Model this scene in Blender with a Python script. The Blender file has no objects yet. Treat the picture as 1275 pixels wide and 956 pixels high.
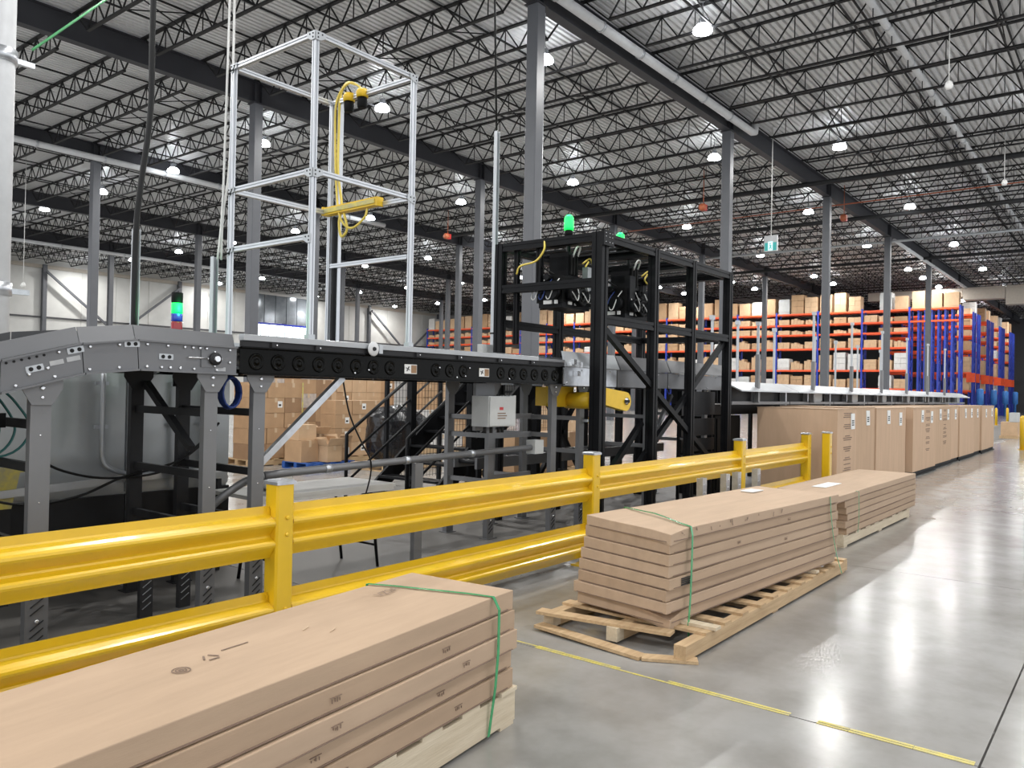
import bpy, bmesh, math, random
from mathutils import Vector, Matrix

COL = bpy.context.scene.collection
R = math.radians
rnd = random.Random(11)

# ------------------------------------------------------------------ camera, light, exposure
scn = bpy.context.scene
F_PX, CAM_H = 991.08, 1.62
yaw, pitch, roll = R(38.272), R(0.479), R(1.133)
fwd = Vector((math.cos(yaw) * math.cos(pitch), math.sin(yaw) * math.cos(pitch), math.sin(pitch)))
rt = Vector((math.sin(yaw), -math.cos(yaw), 0))
up = rt.cross(fwd)
r2 = rt * math.cos(roll) + up * math.sin(roll)
u2 = up * math.cos(roll) - rt * math.sin(roll)
cam_d = bpy.data.cameras.new('camera')
cam = bpy.data.objects.new('camera', cam_d)
COL.objects.link(cam)
m = Matrix.Identity(4)
for i in range(3):
    m[i][0], m[i][1], m[i][2] = r2[i], u2[i], -fwd[i]
m[0][3], m[1][3], m[2][3] = 0, 0, CAM_H
cam.matrix_world = m
cam_d.sensor_width = 36
cam_d.lens = F_PX / 1275 * 36
cam_d.clip_end = 400
cam_d.clip_start = 0.05
scn.camera = cam

world = bpy.data.worlds.new('world')
scn.world = world
world.use_nodes = True
bg = world.node_tree.nodes['Background']
bg.inputs[0].default_value = (0.93, 0.96, 1.0, 1)
bg.inputs[1].default_value = 1.15
LAMP_W = 145.0
scn.view_settings.view_transform = 'Standard'
scn.view_settings.look = 'None'
scn.view_settings.gamma = 1
scn.view_settings.use_curve_mapping = False
scn.view_settings.exposure = 0.25


def project(p):
    d = Vector(p) - Vector((0, 0, CAM_H))
    k = d.dot(fwd)
    if k <= 0.05:
        return None
    return (637.5 + F_PX * d.dot(r2) / k, 478 - F_PX * d.dot(u2) / k)


def inview(p, mgn=40):
    q = project(p)
    return q is not None and -mgn < q[0] < 1275 + mgn and -mgn < q[1] < 956 + mgn


# ------------------------------------------------------------------ materials
MATS = {}


def mat(key, col, rough=0.5, metal=0.0, var=0.12, scale=6.0, bump=0.0, bscale=40.0, emit=None, estr=0.0, coat=0.0, col2=None,
        rvar=0.0, stretch=(1, 1, 1), coords='Object', spec=0.5):
    if key in MATS:
        return MATS[key]
    mt = bpy.data.materials.new(key)
    mt.use_nodes = True
    nt = mt.node_tree
    b = nt.nodes['Principled BSDF']
    b.inputs['Roughness'].default_value = rough
    b.inputs['Metallic'].default_value = metal
    b.inputs['Specular IOR Level'].default_value = spec
    if coat:
        b.inputs['Coat Weight'].default_value = coat
        b.inputs['Coat Roughness'].default_value = 0.15
    tc = nt.nodes.new('ShaderNodeTexCoord')
    mp = nt.nodes.new('ShaderNodeMapping')
    mp.inputs['Scale'].default_value = stretch
    nt.links.new(tc.outputs[coords], mp.inputs['Vector'])
    n = nt.nodes.new('ShaderNodeTexNoise')
    n.inputs['Scale'].default_value = scale
    n.inputs['Detail'].default_value = 5
    n.inputs['Roughness'].default_value = 0.6
    nt.links.new(mp.outputs[0], n.inputs['Vector'])
    rp = nt.nodes.new('ShaderNodeValToRGB')
    rp.color_ramp.elements[0].position = 0.3
    rp.color_ramp.elements[1].position = 0.7
    lo = col2 if col2 else tuple(max(0, c * (1 - var)) for c in col)
    hi = col if col2 else tuple(min(1, c * (1 + var)) for c in col)
    rp.color_ramp.elements[0].color = (*lo, 1)
    rp.color_ramp.elements[1].color = (*hi, 1)
    nt.links.new(n.outputs['Fac'], rp.inputs[0])
    nt.links.new(rp.outputs[0], b.inputs['Base Color'])
    if rvar:
        mr = nt.nodes.new('ShaderNodeMapRange')
        mr.inputs['To Min'].default_value = max(0.02, rough - rvar)
        mr.inputs['To Max'].default_value = rough + rvar
        nt.links.new(n.outputs['Fac'], mr.inputs['Value'])
        nt.links.new(mr.outputs[0], b.inputs['Roughness'])
    if bump:
        n2 = nt.nodes.new('ShaderNodeTexNoise')
        n2.inputs['Scale'].default_value = bscale
        n2.inputs['Detail'].default_value = 4
        nt.links.new(mp.outputs[0], n2.inputs['Vector'])
        bp = nt.nodes.new('ShaderNodeBump')
        bp.inputs['Strength'].default_value = bump
        bp.inputs['Distance'].default_value = 0.02
        nt.links.new(n2.outputs['Fac'], bp.inputs['Height'])
        nt.links.new(bp.outputs[0], b.inputs['Normal'])
    if emit:
        b.inputs['Emission Color'].default_value = (*emit, 1)
        b.inputs['Emission Strength'].default_value = estr
    MATS[key] = mt
    return mt


def floor_material():
    mt = bpy.data.materials.new('polished_concrete')
    mt.use_nodes = True
    nt = mt.node_tree
    b = nt.nodes['Principled BSDF']
    tc = nt.nodes.new('ShaderNodeTexCoord')
    geo = nt.nodes.new('ShaderNodeNewGeometry')
    def noise(scale, det, st=(1, 1, 1)):
        mp = nt.nodes.new('ShaderNodeMapping')
        mp.inputs['Scale'].default_value = st
        nt.links.new(geo.outputs['Position'], mp.inputs['Vector'])
        n = nt.nodes.new('ShaderNodeTexNoise')
        n.inputs['Scale'].default_value = scale
        n.inputs['Detail'].default_value = det
        n.inputs['Roughness'].default_value = 0.62
        nt.links.new(mp.outputs[0], n.inputs['Vector'])
        return n
    n1 = noise(0.55, 6)
    n2 = noise(2.2, 6)
    rp = nt.nodes.new('ShaderNodeValToRGB')
    rp.color_ramp.elements[0].position = 0.32
    rp.color_ramp.elements[1].position = 0.68
    rp.color_ramp.elements[0].color = (0.245, 0.235, 0.216, 1)
    rp.color_ramp.elements[1].color = (0.340, 0.337, 0.326, 1)
    nt.links.new(n1.outputs['Fac'], rp.inputs[0])
    mx = nt.nodes.new('ShaderNodeMix')
    mx.data_type = 'RGBA'
    mx.blend_type = 'MULTIPLY'
    mx.inputs[0].default_value = 0.55
    rp2 = nt.nodes.new('ShaderNodeValToRGB')
    rp2.color_ramp.elements[0].position = 0.25
    rp2.color_ramp.elements[1].position = 0.6
    rp2.color_ramp.elements[0].color = (0.72, 0.70, 0.67, 1)
    rp2.color_ramp.elements[1].color = (1, 1, 1, 1)
    nt.links.new(n2.outputs['Fac'], rp2.inputs[0])
    nt.links.new(rp.outputs[0], mx.inputs[6])
    nt.links.new(rp2.outputs[0], mx.inputs[7])
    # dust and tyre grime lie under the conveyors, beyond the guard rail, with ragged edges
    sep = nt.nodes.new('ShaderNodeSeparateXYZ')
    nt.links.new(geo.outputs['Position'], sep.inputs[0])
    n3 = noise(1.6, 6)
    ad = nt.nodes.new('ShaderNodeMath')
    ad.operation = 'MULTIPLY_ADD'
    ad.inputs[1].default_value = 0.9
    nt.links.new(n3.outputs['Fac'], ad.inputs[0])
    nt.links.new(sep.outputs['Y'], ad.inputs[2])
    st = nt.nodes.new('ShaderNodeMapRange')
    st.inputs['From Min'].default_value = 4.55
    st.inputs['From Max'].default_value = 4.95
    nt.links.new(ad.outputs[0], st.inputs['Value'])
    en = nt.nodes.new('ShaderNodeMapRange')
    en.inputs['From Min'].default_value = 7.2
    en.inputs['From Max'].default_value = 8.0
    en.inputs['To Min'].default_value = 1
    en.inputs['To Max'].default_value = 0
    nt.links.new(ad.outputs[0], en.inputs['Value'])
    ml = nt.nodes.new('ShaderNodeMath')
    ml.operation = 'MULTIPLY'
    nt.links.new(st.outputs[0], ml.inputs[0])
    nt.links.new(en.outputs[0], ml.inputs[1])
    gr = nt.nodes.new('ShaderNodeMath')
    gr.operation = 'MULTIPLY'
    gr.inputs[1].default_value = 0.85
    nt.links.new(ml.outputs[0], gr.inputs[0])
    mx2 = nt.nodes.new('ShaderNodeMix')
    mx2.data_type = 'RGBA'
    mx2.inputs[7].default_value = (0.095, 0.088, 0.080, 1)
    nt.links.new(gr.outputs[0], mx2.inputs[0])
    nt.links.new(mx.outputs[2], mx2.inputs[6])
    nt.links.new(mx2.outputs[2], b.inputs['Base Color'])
    mr = nt.nodes.new('ShaderNodeMapRange')
    mr.inputs['To Min'].default_value = 0.14
    mr.inputs['To Max'].default_value = 0.27
    nt.links.new(n2.outputs['Fac'], mr.inputs['Value'])
    ra = nt.nodes.new('ShaderNodeMath')
    ra.operation = 'MULTIPLY_ADD'
    ra.inputs[1].default_value = 0.4
    nt.links.new(gr.outputs[0], ra.inputs[0])
    nt.links.new(mr.outputs[0], ra.inputs[2])
    nt.links.new(ra.outputs[0], b.inputs['Roughness'])
    bp = nt.nodes.new('ShaderNodeBump')
    bp.inputs['Strength'].default_value = 0.05
    bp.inputs['Distance'].default_value = 0.02
    nb = noise(3.5, 3)
    nt.links.new(nb.outputs['Fac'], bp.inputs['Height'])
    nt.links.new(bp.outputs[0], b.inputs['Normal'])
    MATS['floor'] = mt
    return mt


floor_material()
M = lambda k: MATS[k]
mat('deck', (0.79, 0.80, 0.82), 0.38, 0.25, col2=(0.62, 0.62, 0.61), scale=0.35, coords='Generated', stretch=(20, 20, 1))
mat('joist', (0.014, 0.014, 0.015), 0.55, var=0.2, spec=0.3)
mat('girder', (0.042, 0.043, 0.050), 0.5, spec=0.3, var=0.1, scale=1)
mat('column_grey', (0.105, 0.110, 0.122), 0.42, var=0.06, scale=2)
mat('white_paint', (0.66, 0.67, 0.68), 0.4, var=0.05)
mat('wall_panel', (0.60, 0.60, 0.575), 0.5, var=0.06, scale=0.8)
mat('wall_trim', (0.06, 0.06, 0.065), 0.5)
mat('beige', (0.50, 0.45, 0.38), 0.6, var=0.06)
mat('yellow', (0.76, 0.48, 0.012), 0.28, var=0.05, scale=4, coat=0.3, bump=0.03, bscale=9)
mat('yellow_worn', (0.72, 0.60, 0.10), 0.5, col2=(0.42, 0.38, 0.22), scale=14)
mat('motor_yellow', (0.78, 0.50, 0.02), 0.4, var=0.08)
mat('cardboard', (0.475, 0.342, 0.235), 0.75, var=0.07, scale=3.0, bump=0.06, bscale=60, stretch=(0.6, 4, 4), spec=0.25)
mat('cardboard_b', (0.437, 0.312, 0.213), 0.75, var=0.08, scale=3.0, bump=0.06, bscale=60, stretch=(0.6, 4, 4), spec=0.25)
mat('cardboard_c', (0.497, 0.362, 0.254), 0.75, var=0.07, scale=3.0, bump=0.06, bscale=60, stretch=(0.6, 4, 4), spec=0.25)
mat('cardboard_tall', (0.57, 0.395, 0.265), 0.75, var=0.06, scale=2.0, bump=0.05, bscale=40, stretch=(4, 4, .6), spec=0.25)
mat('cardboard_tall_b', (0.53, 0.365, 0.24), 0.75, var=0.06, scale=2.0, bump=0.05, bscale=40, stretch=(4, 4, .6), spec=0.25)
mat('carton', (0.46, 0.29, 0.16), 0.75, var=0.1, scale=3)
mat('carton_light', (0.56, 0.38, 0.23), 0.75, var=0.1, scale=3)
mat('carton_dark', (0.33, 0.20, 0.11), 0.75, var=0.1, scale=3)
mat('carton_white', (0.62, 0.61, 0.59), 0.6, var=0.08, scale=5)
mat('carton_inside', (0.30, 0.19, 0.11), 0.8, var=0.1)
mat('wrap', (0.52, 0.45, 0.40), 0.25, var=0.25, scale=9, coat=0.5)
mat('tape', (0.58, 0.43, 0.28), 0.3, var=0.05)
mat('paper', (0.82, 0.82, 0.80), 0.6, var=0.03)
mat('ink', (0.03, 0.028, 0.028), 0.7)
mat('ink_brown', (0.23, 0.16, 0.118), 0.8)
mat('wood', (0.60, 0.43, 0.25), 0.7, col2=(0.42, 0.28, 0.15), scale=3, stretch=(0.7, 9, 9), bump=0.15, bscale=12)
mat('wood_pale', (0.70, 0.60, 0.45), 0.7, col2=(0.55, 0.45, 0.31), scale=3, stretch=(0.7, 9, 9), bump=0.15, bscale=12)
mat('strap_green', (0.05, 0.34, 0.13), 0.25, var=0.15, scale=20, coat=0.4)
mat('conveyor_grey', (0.155, 0.157, 0.163), 0.34, 0.25, var=0.06, scale=2)
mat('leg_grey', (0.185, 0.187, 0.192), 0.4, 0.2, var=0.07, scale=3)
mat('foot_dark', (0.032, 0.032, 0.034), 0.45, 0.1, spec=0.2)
mat('slot_black', (0.008, 0.008, 0.008), 0.8)
mat('galv', (0.55, 0.57, 0.60), 0.33, 0.75, var=0.15, scale=12)
mat('galv_pale', (0.47, 0.49, 0.51), 0.35, 0.45, var=0.06, scale=5)
mat('alu', (0.60, 0.62, 0.65), 0.3, 0.6, var=0.04)
mat('bolt', (0.75, 0.76, 0.78), 0.25, 0.8, var=0.05)
mat('black_gloss', (0.004, 0.004, 0.0035), 0.12, spec=0.10, var=0.3, scale=3, bump=0.25, bscale=4)
mat('black_steel', (0.007, 0.0073, 0.0085), 0.42, var=0.2, spec=0.14)
mat('black_matte', (0.006, 0.006, 0.006), 0.6, spec=0.15)
mat('belt', (0.03, 0.03, 0.03), 0.6)
mat('rubber', (0.008, 0.008, 0.008), 0.45, spec=0.3)
mat('cable_white', (0.72, 0.72, 0.70), 0.5)
mat('cable_yellow', (0.75, 0.58, 0.10), 0.45)
mat('cable_blue', (0.02, 0.05, 0.22), 0.4)
mat('cable_teal', (0.02, 0.14, 0.13), 0.4)
mat('cable_green', (0.10, 0.40, 0.16), 0.5)
mat('panel_grey', (0.40, 0.42, 0.43), 0.32, 0.3, var=0.12, scale=1.2)
mat('box_grey', (0.50, 0.51, 0.50), 0.45, var=0.05)
mat('table_top', (0.56, 0.55, 0.52), 0.5, var=0.05)
mat('rack_blue', (0.018, 0.045, 0.36), 0.4, var=0.15)
mat('drum_blue', (0.05, 0.22, 0.62), 0.4)
mat('rack_orange', (0.80, 0.09, 0.02), 0.4, var=0.1)
mat('red_plastic', (0.5, 0.02, 0.02), 0.35)
mat('orange_pipe', (0.38, 0.10, 0.04), 0.5)
mat('pallet_blue', (0.02, 0.09, 0.34), 0.6, var=0.15)
mat('film_black', (0.012, 0.012, 0.014), 0.18, bump=0.6, bscale=9)
mat('sticker_grey', (0.42, 0.43, 0.44), 0.5)
mat('lamp_glow', (0.9, 0.93, 1.0), 0.4, emit=(0.92, 0.96, 1.0), estr=30)
mat('lamp_body', (0.25, 0.26, 0.28), 0.4, 0.4)
mat('green_glow', (0.02, 0.5, 0.15), 0.3, emit=(0.0, 0.80, 0.07), estr=1.5)
mat('green_glow_dim', (0.02, 0.5, 0.15), 0.3, emit=(0.03, 1.0, 0.28), estr=2.2)
mat('blue_lens', (0.01, 0.03, 0.4), 0.2, coat=0.5)
mat('red_lens', (0.35, 0.01, 0.02), 0.2, coat=0.5)
mat('exit_teal', (0.02, 0.20, 0.19), 0.4, emit=(0.05, 0.45, 0.42), estr=0.5)
mat('exit_white', (0.75, 0.85, 0.86), 0.4, emit=(0.5, 0.9, 0.9), estr=0.6)
mat('daylight', (0.85, 0.92, 1.0), 0.3, emit=(0.82, 0.92, 1.0), estr=2.2)
mat('glass_grey', (0.20, 0.22, 0.24), 0.12, 0.3, var=0.2, scale=1.5)


# ------------------------------------------------------------------ mesh building
class MB:
    def __init__(s):
        s.v, s.f, s.sm = [], [], []

    def _add(s, vs, fs, smooth=False):
        o = len(s.v)
        s.v += [tuple(p) for p in vs]
        for f in fs:
            s.f.append(tuple(i + o for i in f))
            s.sm.append(smooth)
        return s

    def box(s, x0, y0, z0, x1, y1, z1):
        vs = [(x, y, z) for z in (z0, z1) for y in (y0, y1) for x in (x0, x1)]
        return s._add(vs, [(0, 2, 3, 1), (4, 5, 7, 6), (0, 1, 5, 4), (2, 6, 7, 3), (0, 4, 6, 2), (1, 3, 7, 5)])

    def bar(s, p, q, w, h, upv=(0, 0, 1)):
        p, q = Vector(p), Vector(q)
        d = (q - p).normalized()
        a = d.cross(Vector(upv))
        if a.length < 1e-4:
            a = d.cross(Vector((0, 1, 0)))
        a.normalize()
        b = a.cross(d)
        vs = [c + a * (sx * w / 2) + b * (sz * h / 2) for c in (p, q) for sx, sz in ((-1, -1), (1, -1), (1, 1), (-1, 1))]
        return s._add(vs, [(3, 2, 1, 0), (4, 5, 6, 7), (0, 1, 5, 4), (1, 2, 6, 5), (2, 3, 7, 6), (3, 0, 4, 7)])

    def tube(s, pts, r, n=8, cap=True):
        pts = [Vector(p) for p in pts]
        o = len(s.v)
        prev = None
        for i, p in enumerate(pts):
            d = (pts[min(i + 1, len(pts) - 1)] - pts[max(i - 1, 0)]).normalized()
            if prev is None:
                a = d.cross(Vector((0, 0, 1)))
                if a.length < 1e-3:
                    a = d.cross(Vector((0, 1, 0)))
            else:
                a = prev - d * prev.dot(d)
                if a.length < 1e-5:
                    a = d.cross(Vector((0.3, 1, 0.2)))
            a.normalize()
            prev = a
            b = d.cross(a)
            rr = r[i] if isinstance(r, (list, tuple)) else r
            for k in range(n):
                t = 2 * math.pi * k / n
                s.v.append(tuple(p + a * (math.cos(t) * rr) + b * (math.sin(t) * rr)))
        for i in range(len(pts) - 1):
            for k in range(n):
                k2 = (k + 1) % n
                s.f.append((o + i * n + k, o + i * n + k2, o + (i + 1) * n + k2, o + (i + 1) * n + k))
                s.sm.append(True)
        if cap:
            s.f.append(tuple(o + k for k in reversed(range(n))))
            s.f.append(tuple(o + (len(pts) - 1) * n + k for k in range(n)))
            s.sm += [False, False]
        return s

    def plate(s, poly, y0, y1):
        """polygon in x,z extruded over y"""
        n = len(poly)
        vs = [(x, y0, z) for x, z in poly] + [(x, y1, z) for x, z in poly]
        ar = sum(poly[i][0] * poly[(i + 1) % n][1] - poly[(i + 1) % n][0] * poly[i][1] for i in range(n))
        fs = [tuple(range(n)), tuple(range(2 * n - 1, n - 1, -1))]
        fs += [((i + 1) % n, i, i + n, (i + 1) % n + n) for i in range(n)]
        if ar < 0:
            fs = [tuple(reversed(f)) for f in fs]
        return s._add(vs, fs)

    def prism_x(s, prof, x0, x1):
        """profile in y,z extruded over x"""
        n = len(prof)
        vs = [(x0, y, z) for y, z in prof] + [(x1, y, z) for y, z in prof]
        ar = sum(prof[i][0] * prof[(i + 1) % n][1] - prof[(i + 1) % n][0] * prof[i][1] for i in range(n))
        fs = [tuple(reversed(range(n))), tuple(range(n, 2 * n))]
        fs += [(i, (i + 1) % n, (i + 1) % n + n, i + n) for i in range(n)]
        if ar < 0:
            fs = [tuple(reversed(f)) for f in fs]
        return s._add(vs, fs)

    def lathe(s, prof, c=(0, 0, 0), n=16, axis='z', smooth=True):
        o = len(s.v)
        for r, h in prof:
            for k in range(n):
                t = 2 * math.pi * k / n
                a, b = math.cos(t) * r, math.sin(t) * r
                p = (a, b, h) if axis == 'z' else ((b, h, a) if axis == 'y' else (h, a, b))
                s.v.append((c[0] + p[0], c[1] + p[1], c[2] + p[2]))
        for i in range(len(prof) - 1):
            for k in range(n):
                k2 = (k + 1) % n
                s.f.append((o + i * n + k, o + i * n + k2, o + (i + 1) * n + k2, o + (i + 1) * n + k))
                s.sm.append(smooth)
        s.f.append(tuple(o + k for k in reversed(range(n))))
        s.f.append(tuple(o + (len(prof) - 1) * n + k for k in range(n)))
        s.sm += [False, False]
        return s

    def mesh(s, name, material, off=(0, 0, 0)):
        me = bpy.data.meshes.new(name)
        me.from_pydata([(x - off[0], y - off[1], z - off[2]) for x, y, z in s.v], [], s.f)
        me.polygons.foreach_set('use_smooth', s.sm)
        me.materials.append(M(material) if isinstance(material, str) else material)
        me.update()
        return me

    def build(s, name, material, parent=None, kind=None, label=None, cat=None, group=None):
        me = s.mesh(name, material, offset(parent))
        return link(name, me, parent, kind, label, cat, group)


def offset(o):
    t = Vector((0, 0, 0))
    while o is not None:
        t += o.location
        o = o.parent
    return t


def link(name, me, parent=None, kind=None, label=None, cat=None, group=None, loc=None):
    o = bpy.data.objects.new(name, me)
    COL.objects.link(o)
    if parent is not None:
        o.parent = parent
    if loc is not None:
        o.location = Vector(loc) - offset(parent)
    return tag(o, label, cat, group, kind)


def tag(o, label=None, cat=None, group=None, kind=None):
    for k, v in (('label', label), ('category', cat), ('group', group), ('kind', kind)):
        if v:
            o[k] = v
    return o


def thing(name, label, cat, loc=(0, 0, 0), group=None, kind=None):
    o = bpy.data.objects.new(name, None)
    o.empty_display_size = 0.1
    COL.objects.link(o)
    o.location = loc
    return tag(o, label, cat, group, kind)


def dup(root, loc=None, label=None, group=None, rotz=None):
    def cp(o, par):
        c = o.copy()
        COL.objects.link(c)
        c.parent = par
        for ch in o.children:
            cp(ch, c)
        return c
    r = cp(root, None)
    if loc is not None:
        r.location = loc
    if rotz is not None:
        r.rotation_euler = (0, 0, rotz)
    return tag(r, label, None, group)


def smooth_path(pts, n=6):
    """Catmull-Rom through the points"""
    P = [Vector(p) for p in pts]
    P = [P[0] * 2 - P[1]] + P + [P[-1] * 2 - P[-2]]
    out = []
    for i in range(1, len(P) - 2):
        for k in range(n):
            t = k / n
            a, b, c, d = P[i - 1:i + 3]
            out.append(0.5 * ((2 * b) + (c - a) * t + (2 * a - 5 * b + 4 * c - d) * t * t + (3 * b - a - 3 * c + d) * t ** 3))
    out.append(P[-2])
    return out


def text_mesh(name, txt, size, material, parent, loc, rot, kind=None):
    cu = bpy.data.curves.new(name, 'FONT')
    cu.body = txt
    cu.size = size
    cu.align_x = 'CENTER'
    cu.align_y = 'CENTER'
    tmp = bpy.data.objects.new(name + '_curve', cu)
    COL.objects.link(tmp)
    bpy.context.view_layer.update()
    dg = bpy.context.evaluated_depsgraph_get()
    me = bpy.data.meshes.new_from_object(tmp.evaluated_get(dg))
    bpy.data.objects.remove(tmp)
    bpy.data.curves.remove(cu)
    me.materials.clear()
    me.materials.append(M(material))
    o = bpy.data.objects.new(name, me)
    COL.objects.link(o)
    if parent is not None:
        o.parent = parent
        o.location = Vector(loc) - offset(parent)
    else:
        o.location = loc
    o.rotation_euler = rot
    return o


ORD = ['', 'first', 'second', 'third', 'fourth', 'fifth', 'sixth', 'seventh', 'eighth', 'ninth', 'tenth', 'eleventh', 'twelfth']
def ordn(n):
    if n < len(ORD):
        return ORD[n]
    return '%d%s' % (n, 'th' if 10 <= n % 100 <= 20 else {1: 'st', 2: 'nd', 3: 'rd'}.get(n % 10, 'th'))


# ------------------------------------------------------------------ the hall
SY, SX, X0C = 12.19, 12.05, 16.15
XA, XB, YA, YB = -14.0, 122.0, -14.0, 73.4
Z_BOT, Z_TOP = 11.5, 12.25

# floor: cast slabs near by, one continuous surface beyond
fx = [4.07 + 4.02 * k for k in range(-3, 10)]
fy = [0.54 + 4.02 * k for k in range(-2, 5)]
fl = MB()
for a in (XA, fx[0], fx[-1]):
    b = {XA: fx[0], fx[0]: fx[-1], fx[-1]: XB}[a]
    for c in (YA, fy[0], fy[-1]):
        d = {YA: fy[0], fy[0]: fy[-1], fy[-1]: YB}[c]
        z = -0.03 if (a == fx[0] and c == fy[0]) else 0.0
        fl._add([(a, c, z), (b, c, z), (b, d, z), (a, d, z)], [(0, 1, 2, 3)])
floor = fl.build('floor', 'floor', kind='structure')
for i in range(len(fx) - 1):
    for j in range(len(fy) - 1):
        MB().box(fx[i] + .005, fy[j] + .005, -0.1, fx[i + 1] - .005, fy[j + 1] - .005, 0).build('floor_slab', 'floor', floor)
tp = MB()
y = 0.56
while y < 3.6:
    l = rnd.uniform(.12, .4)
    for s0, s1 in ((-.024, -.006), (.002, .02)):
        if rnd.random() < .88:
            tp.box(4.09 + s0, y, 0.0005, 4.09 + s1 + rnd.uniform(-.004, .004), y + l, 0.0025)
    y += l + .003
tp.build('floor_line_marking', 'yellow_worn', floor, kind='stuff')

# ceiling: corrugated deck, joists and bridging
ck = MB()
per, n = 0.20, int((YB - YA) / 0.20)
vs = []
for i in range(n):
    y0 = YA + i * per
    for dy, z in ((0, Z_TOP + .085), (.07, Z_TOP + .085), (.082, Z_TOP), (.188, Z_TOP)):
        vs.append((y0 + dy, z))
for x in (XA, XB):
    ck.v += [(x, y, z) for y, z in vs]
k = len(vs)
for i in range(k - 1):
    ck.f.append((i, i + 1, i + 1 + k, i + k))
    ck.sm.append(False)
ceiling = ck.build('ceiling', 'deck', kind='structure')

jm = MB()
jm.box(-.06, .1, .70, .06, SY - .1, .75)
jm.box(-.05, 1.0, 0, .05, SY - 1.0, .05)
np_ = 10
pl = (SY - 2.0) / np_
for i in range(np_):
    a, b = 1.0 + i * pl, 1.0 + (i + 1) * pl
    c = (a + b) / 2
    jm.bar((0, a, .03), (0, c, .72), .035, .035)
    jm.bar((0, c, .72), (0, b, .03), .035, .035)
    jm.bar((0, c, .72), (0, c, .03), .025, .025)
jm.bar((0, 1.0, .03), (0, .25, .72), .04, .04)
jm.bar((0, SY - 1.0, .03), (0, SY - .25, .72), .04, .04)
joist_me = jm.mesh('joist', 'joist')
spots = []
for j in range(0, 6):
    for kx in range(3, 58):
        x = 2.0 * kx + .02
        y = j * SY
        ok = any(inview((x, y + t * SY, z), 170) for t in (0, .2, .4, .6, .8, 1) for z in (Z_BOT, Z_TOP))
        if ok and not (x > 80 and j > 1):
            spots.append((math.hypot(x, y + SY / 2), x, y))
spots.sort()
for d, x, y in spots[:300]:
    link('joist', joist_me, ceiling, loc=(x, y, Z_BOT))
rest = MB()
for d, x, y in spots[300:]:
    rest._add([(a + x, b + y, c + Z_BOT) for a, b, c in jm.v], jm.f)
if spots[300:]:
    rest.build('joist_far', 'joist', ceiling, kind='stuff')
for j in range(0, 6):
    for t in (.25, .5, .75):
        y = (j + t) * SY
        xs = max(4, y / 3.0)
        MB().bar((xs, y, Z_BOT + .07), (118, y, Z_BOT + .07), .045, .045).build('bridging_rod', 'joist', ceiling)
        MB().bar((xs, y, Z_TOP - .07), (118, y, Z_TOP - .07), .045, .045).build('bridging_rod', 'joist', ceiling)
        xb = MB()
        for kx in range(int(xs / 2), 36):
            x = 2 * kx + .02
            if (kx + j) % 3 == 0 and inview((x, y, Z_BOT)):
                xb.bar((x, y, Z_BOT + .05), (x + 2, y, Z_TOP - .05), .03, .03)
                xb.bar((x, y, Z_TOP - .05), (x + 2, y, Z_BOT + .05), .03, .03)
        if xb.v:
            xb.build('cross_bridging', 'joist', ceiling, kind='stuff')

# main girders along the hall and columns
def ibeam(x0, x1, y, zb, zt, fw=.3, ft=.03, wt=.02):
    b = MB()
    b.box(x0, y - fw / 2, zb, x1, y + fw / 2, zb + ft)
    b.box(x0, y - fw / 2, zt - ft, x1, y + fw / 2, zt)
    b.box(x0, y - wt / 2, zb + ft, x1, y + wt / 2, zt - ft)
    return b
for j in range(1, 6):
    b = ibeam(2, 120, j * SY, 11.46, 12.22)
    for k in range(-1, 9):
        x = X0C + SX * k
        if x > 2.5:
            b.box(x - .15, j * SY - .14, 11.49, x - .13, j * SY + .14, 12.19)
            b.box(x + .13, j * SY - .14, 11.49, x + .15, j * SY + .14, 12.19)
    b.build('beam', 'girder', kind='structure')
for j in range(1, 6):
    for k in range(-1, 5):
        x, y = X0C + SX * k, j * SY
        if (j == 1 and k == -1) or not (inview((x, y, 6), 150) or inview((x, y, 2.5), 150)) or (j > 1 and x > 72):
            continue
        c = thing('column', None, None, (x, y, 0), kind='structure')
        w = .17
        sh = MB()
        ch = .02
        pr = [(-w, -w + ch), (-w + ch, -w), (w - ch, -w), (w, -w + ch), (w, w - ch), (w - ch, w), (-w + ch, w), (-w, w - ch)]
        n8 = len(pr)
        sh._add([(x + a, y + b, z) for z in (.03, 11.44) for a, b in pr],
                [(i, (i + 1) % n8, (i + 1) % n8 + n8, i + n8) for i in range(n8)] + [tuple(reversed(range(n8))), tuple(range(n8, 2 * n8))])
        sh.build('shaft', 'column_grey', c)
        MB().box(x - .28, y - .28, 0, x + .28, y + .28, .03).build('base_plate', 'column_grey', c)
        MB().box(x - .22, y - .22, 11.43, x + .22, y + .22, 11.46).build('cap_plate', 'girder', c)
        if j == 1:
            MB().tube([(x + .20, y - .12, .1), (x + .20, y - .12, 11.3)], .022, 6).build('conduit', 'galv_pale', c)

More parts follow.
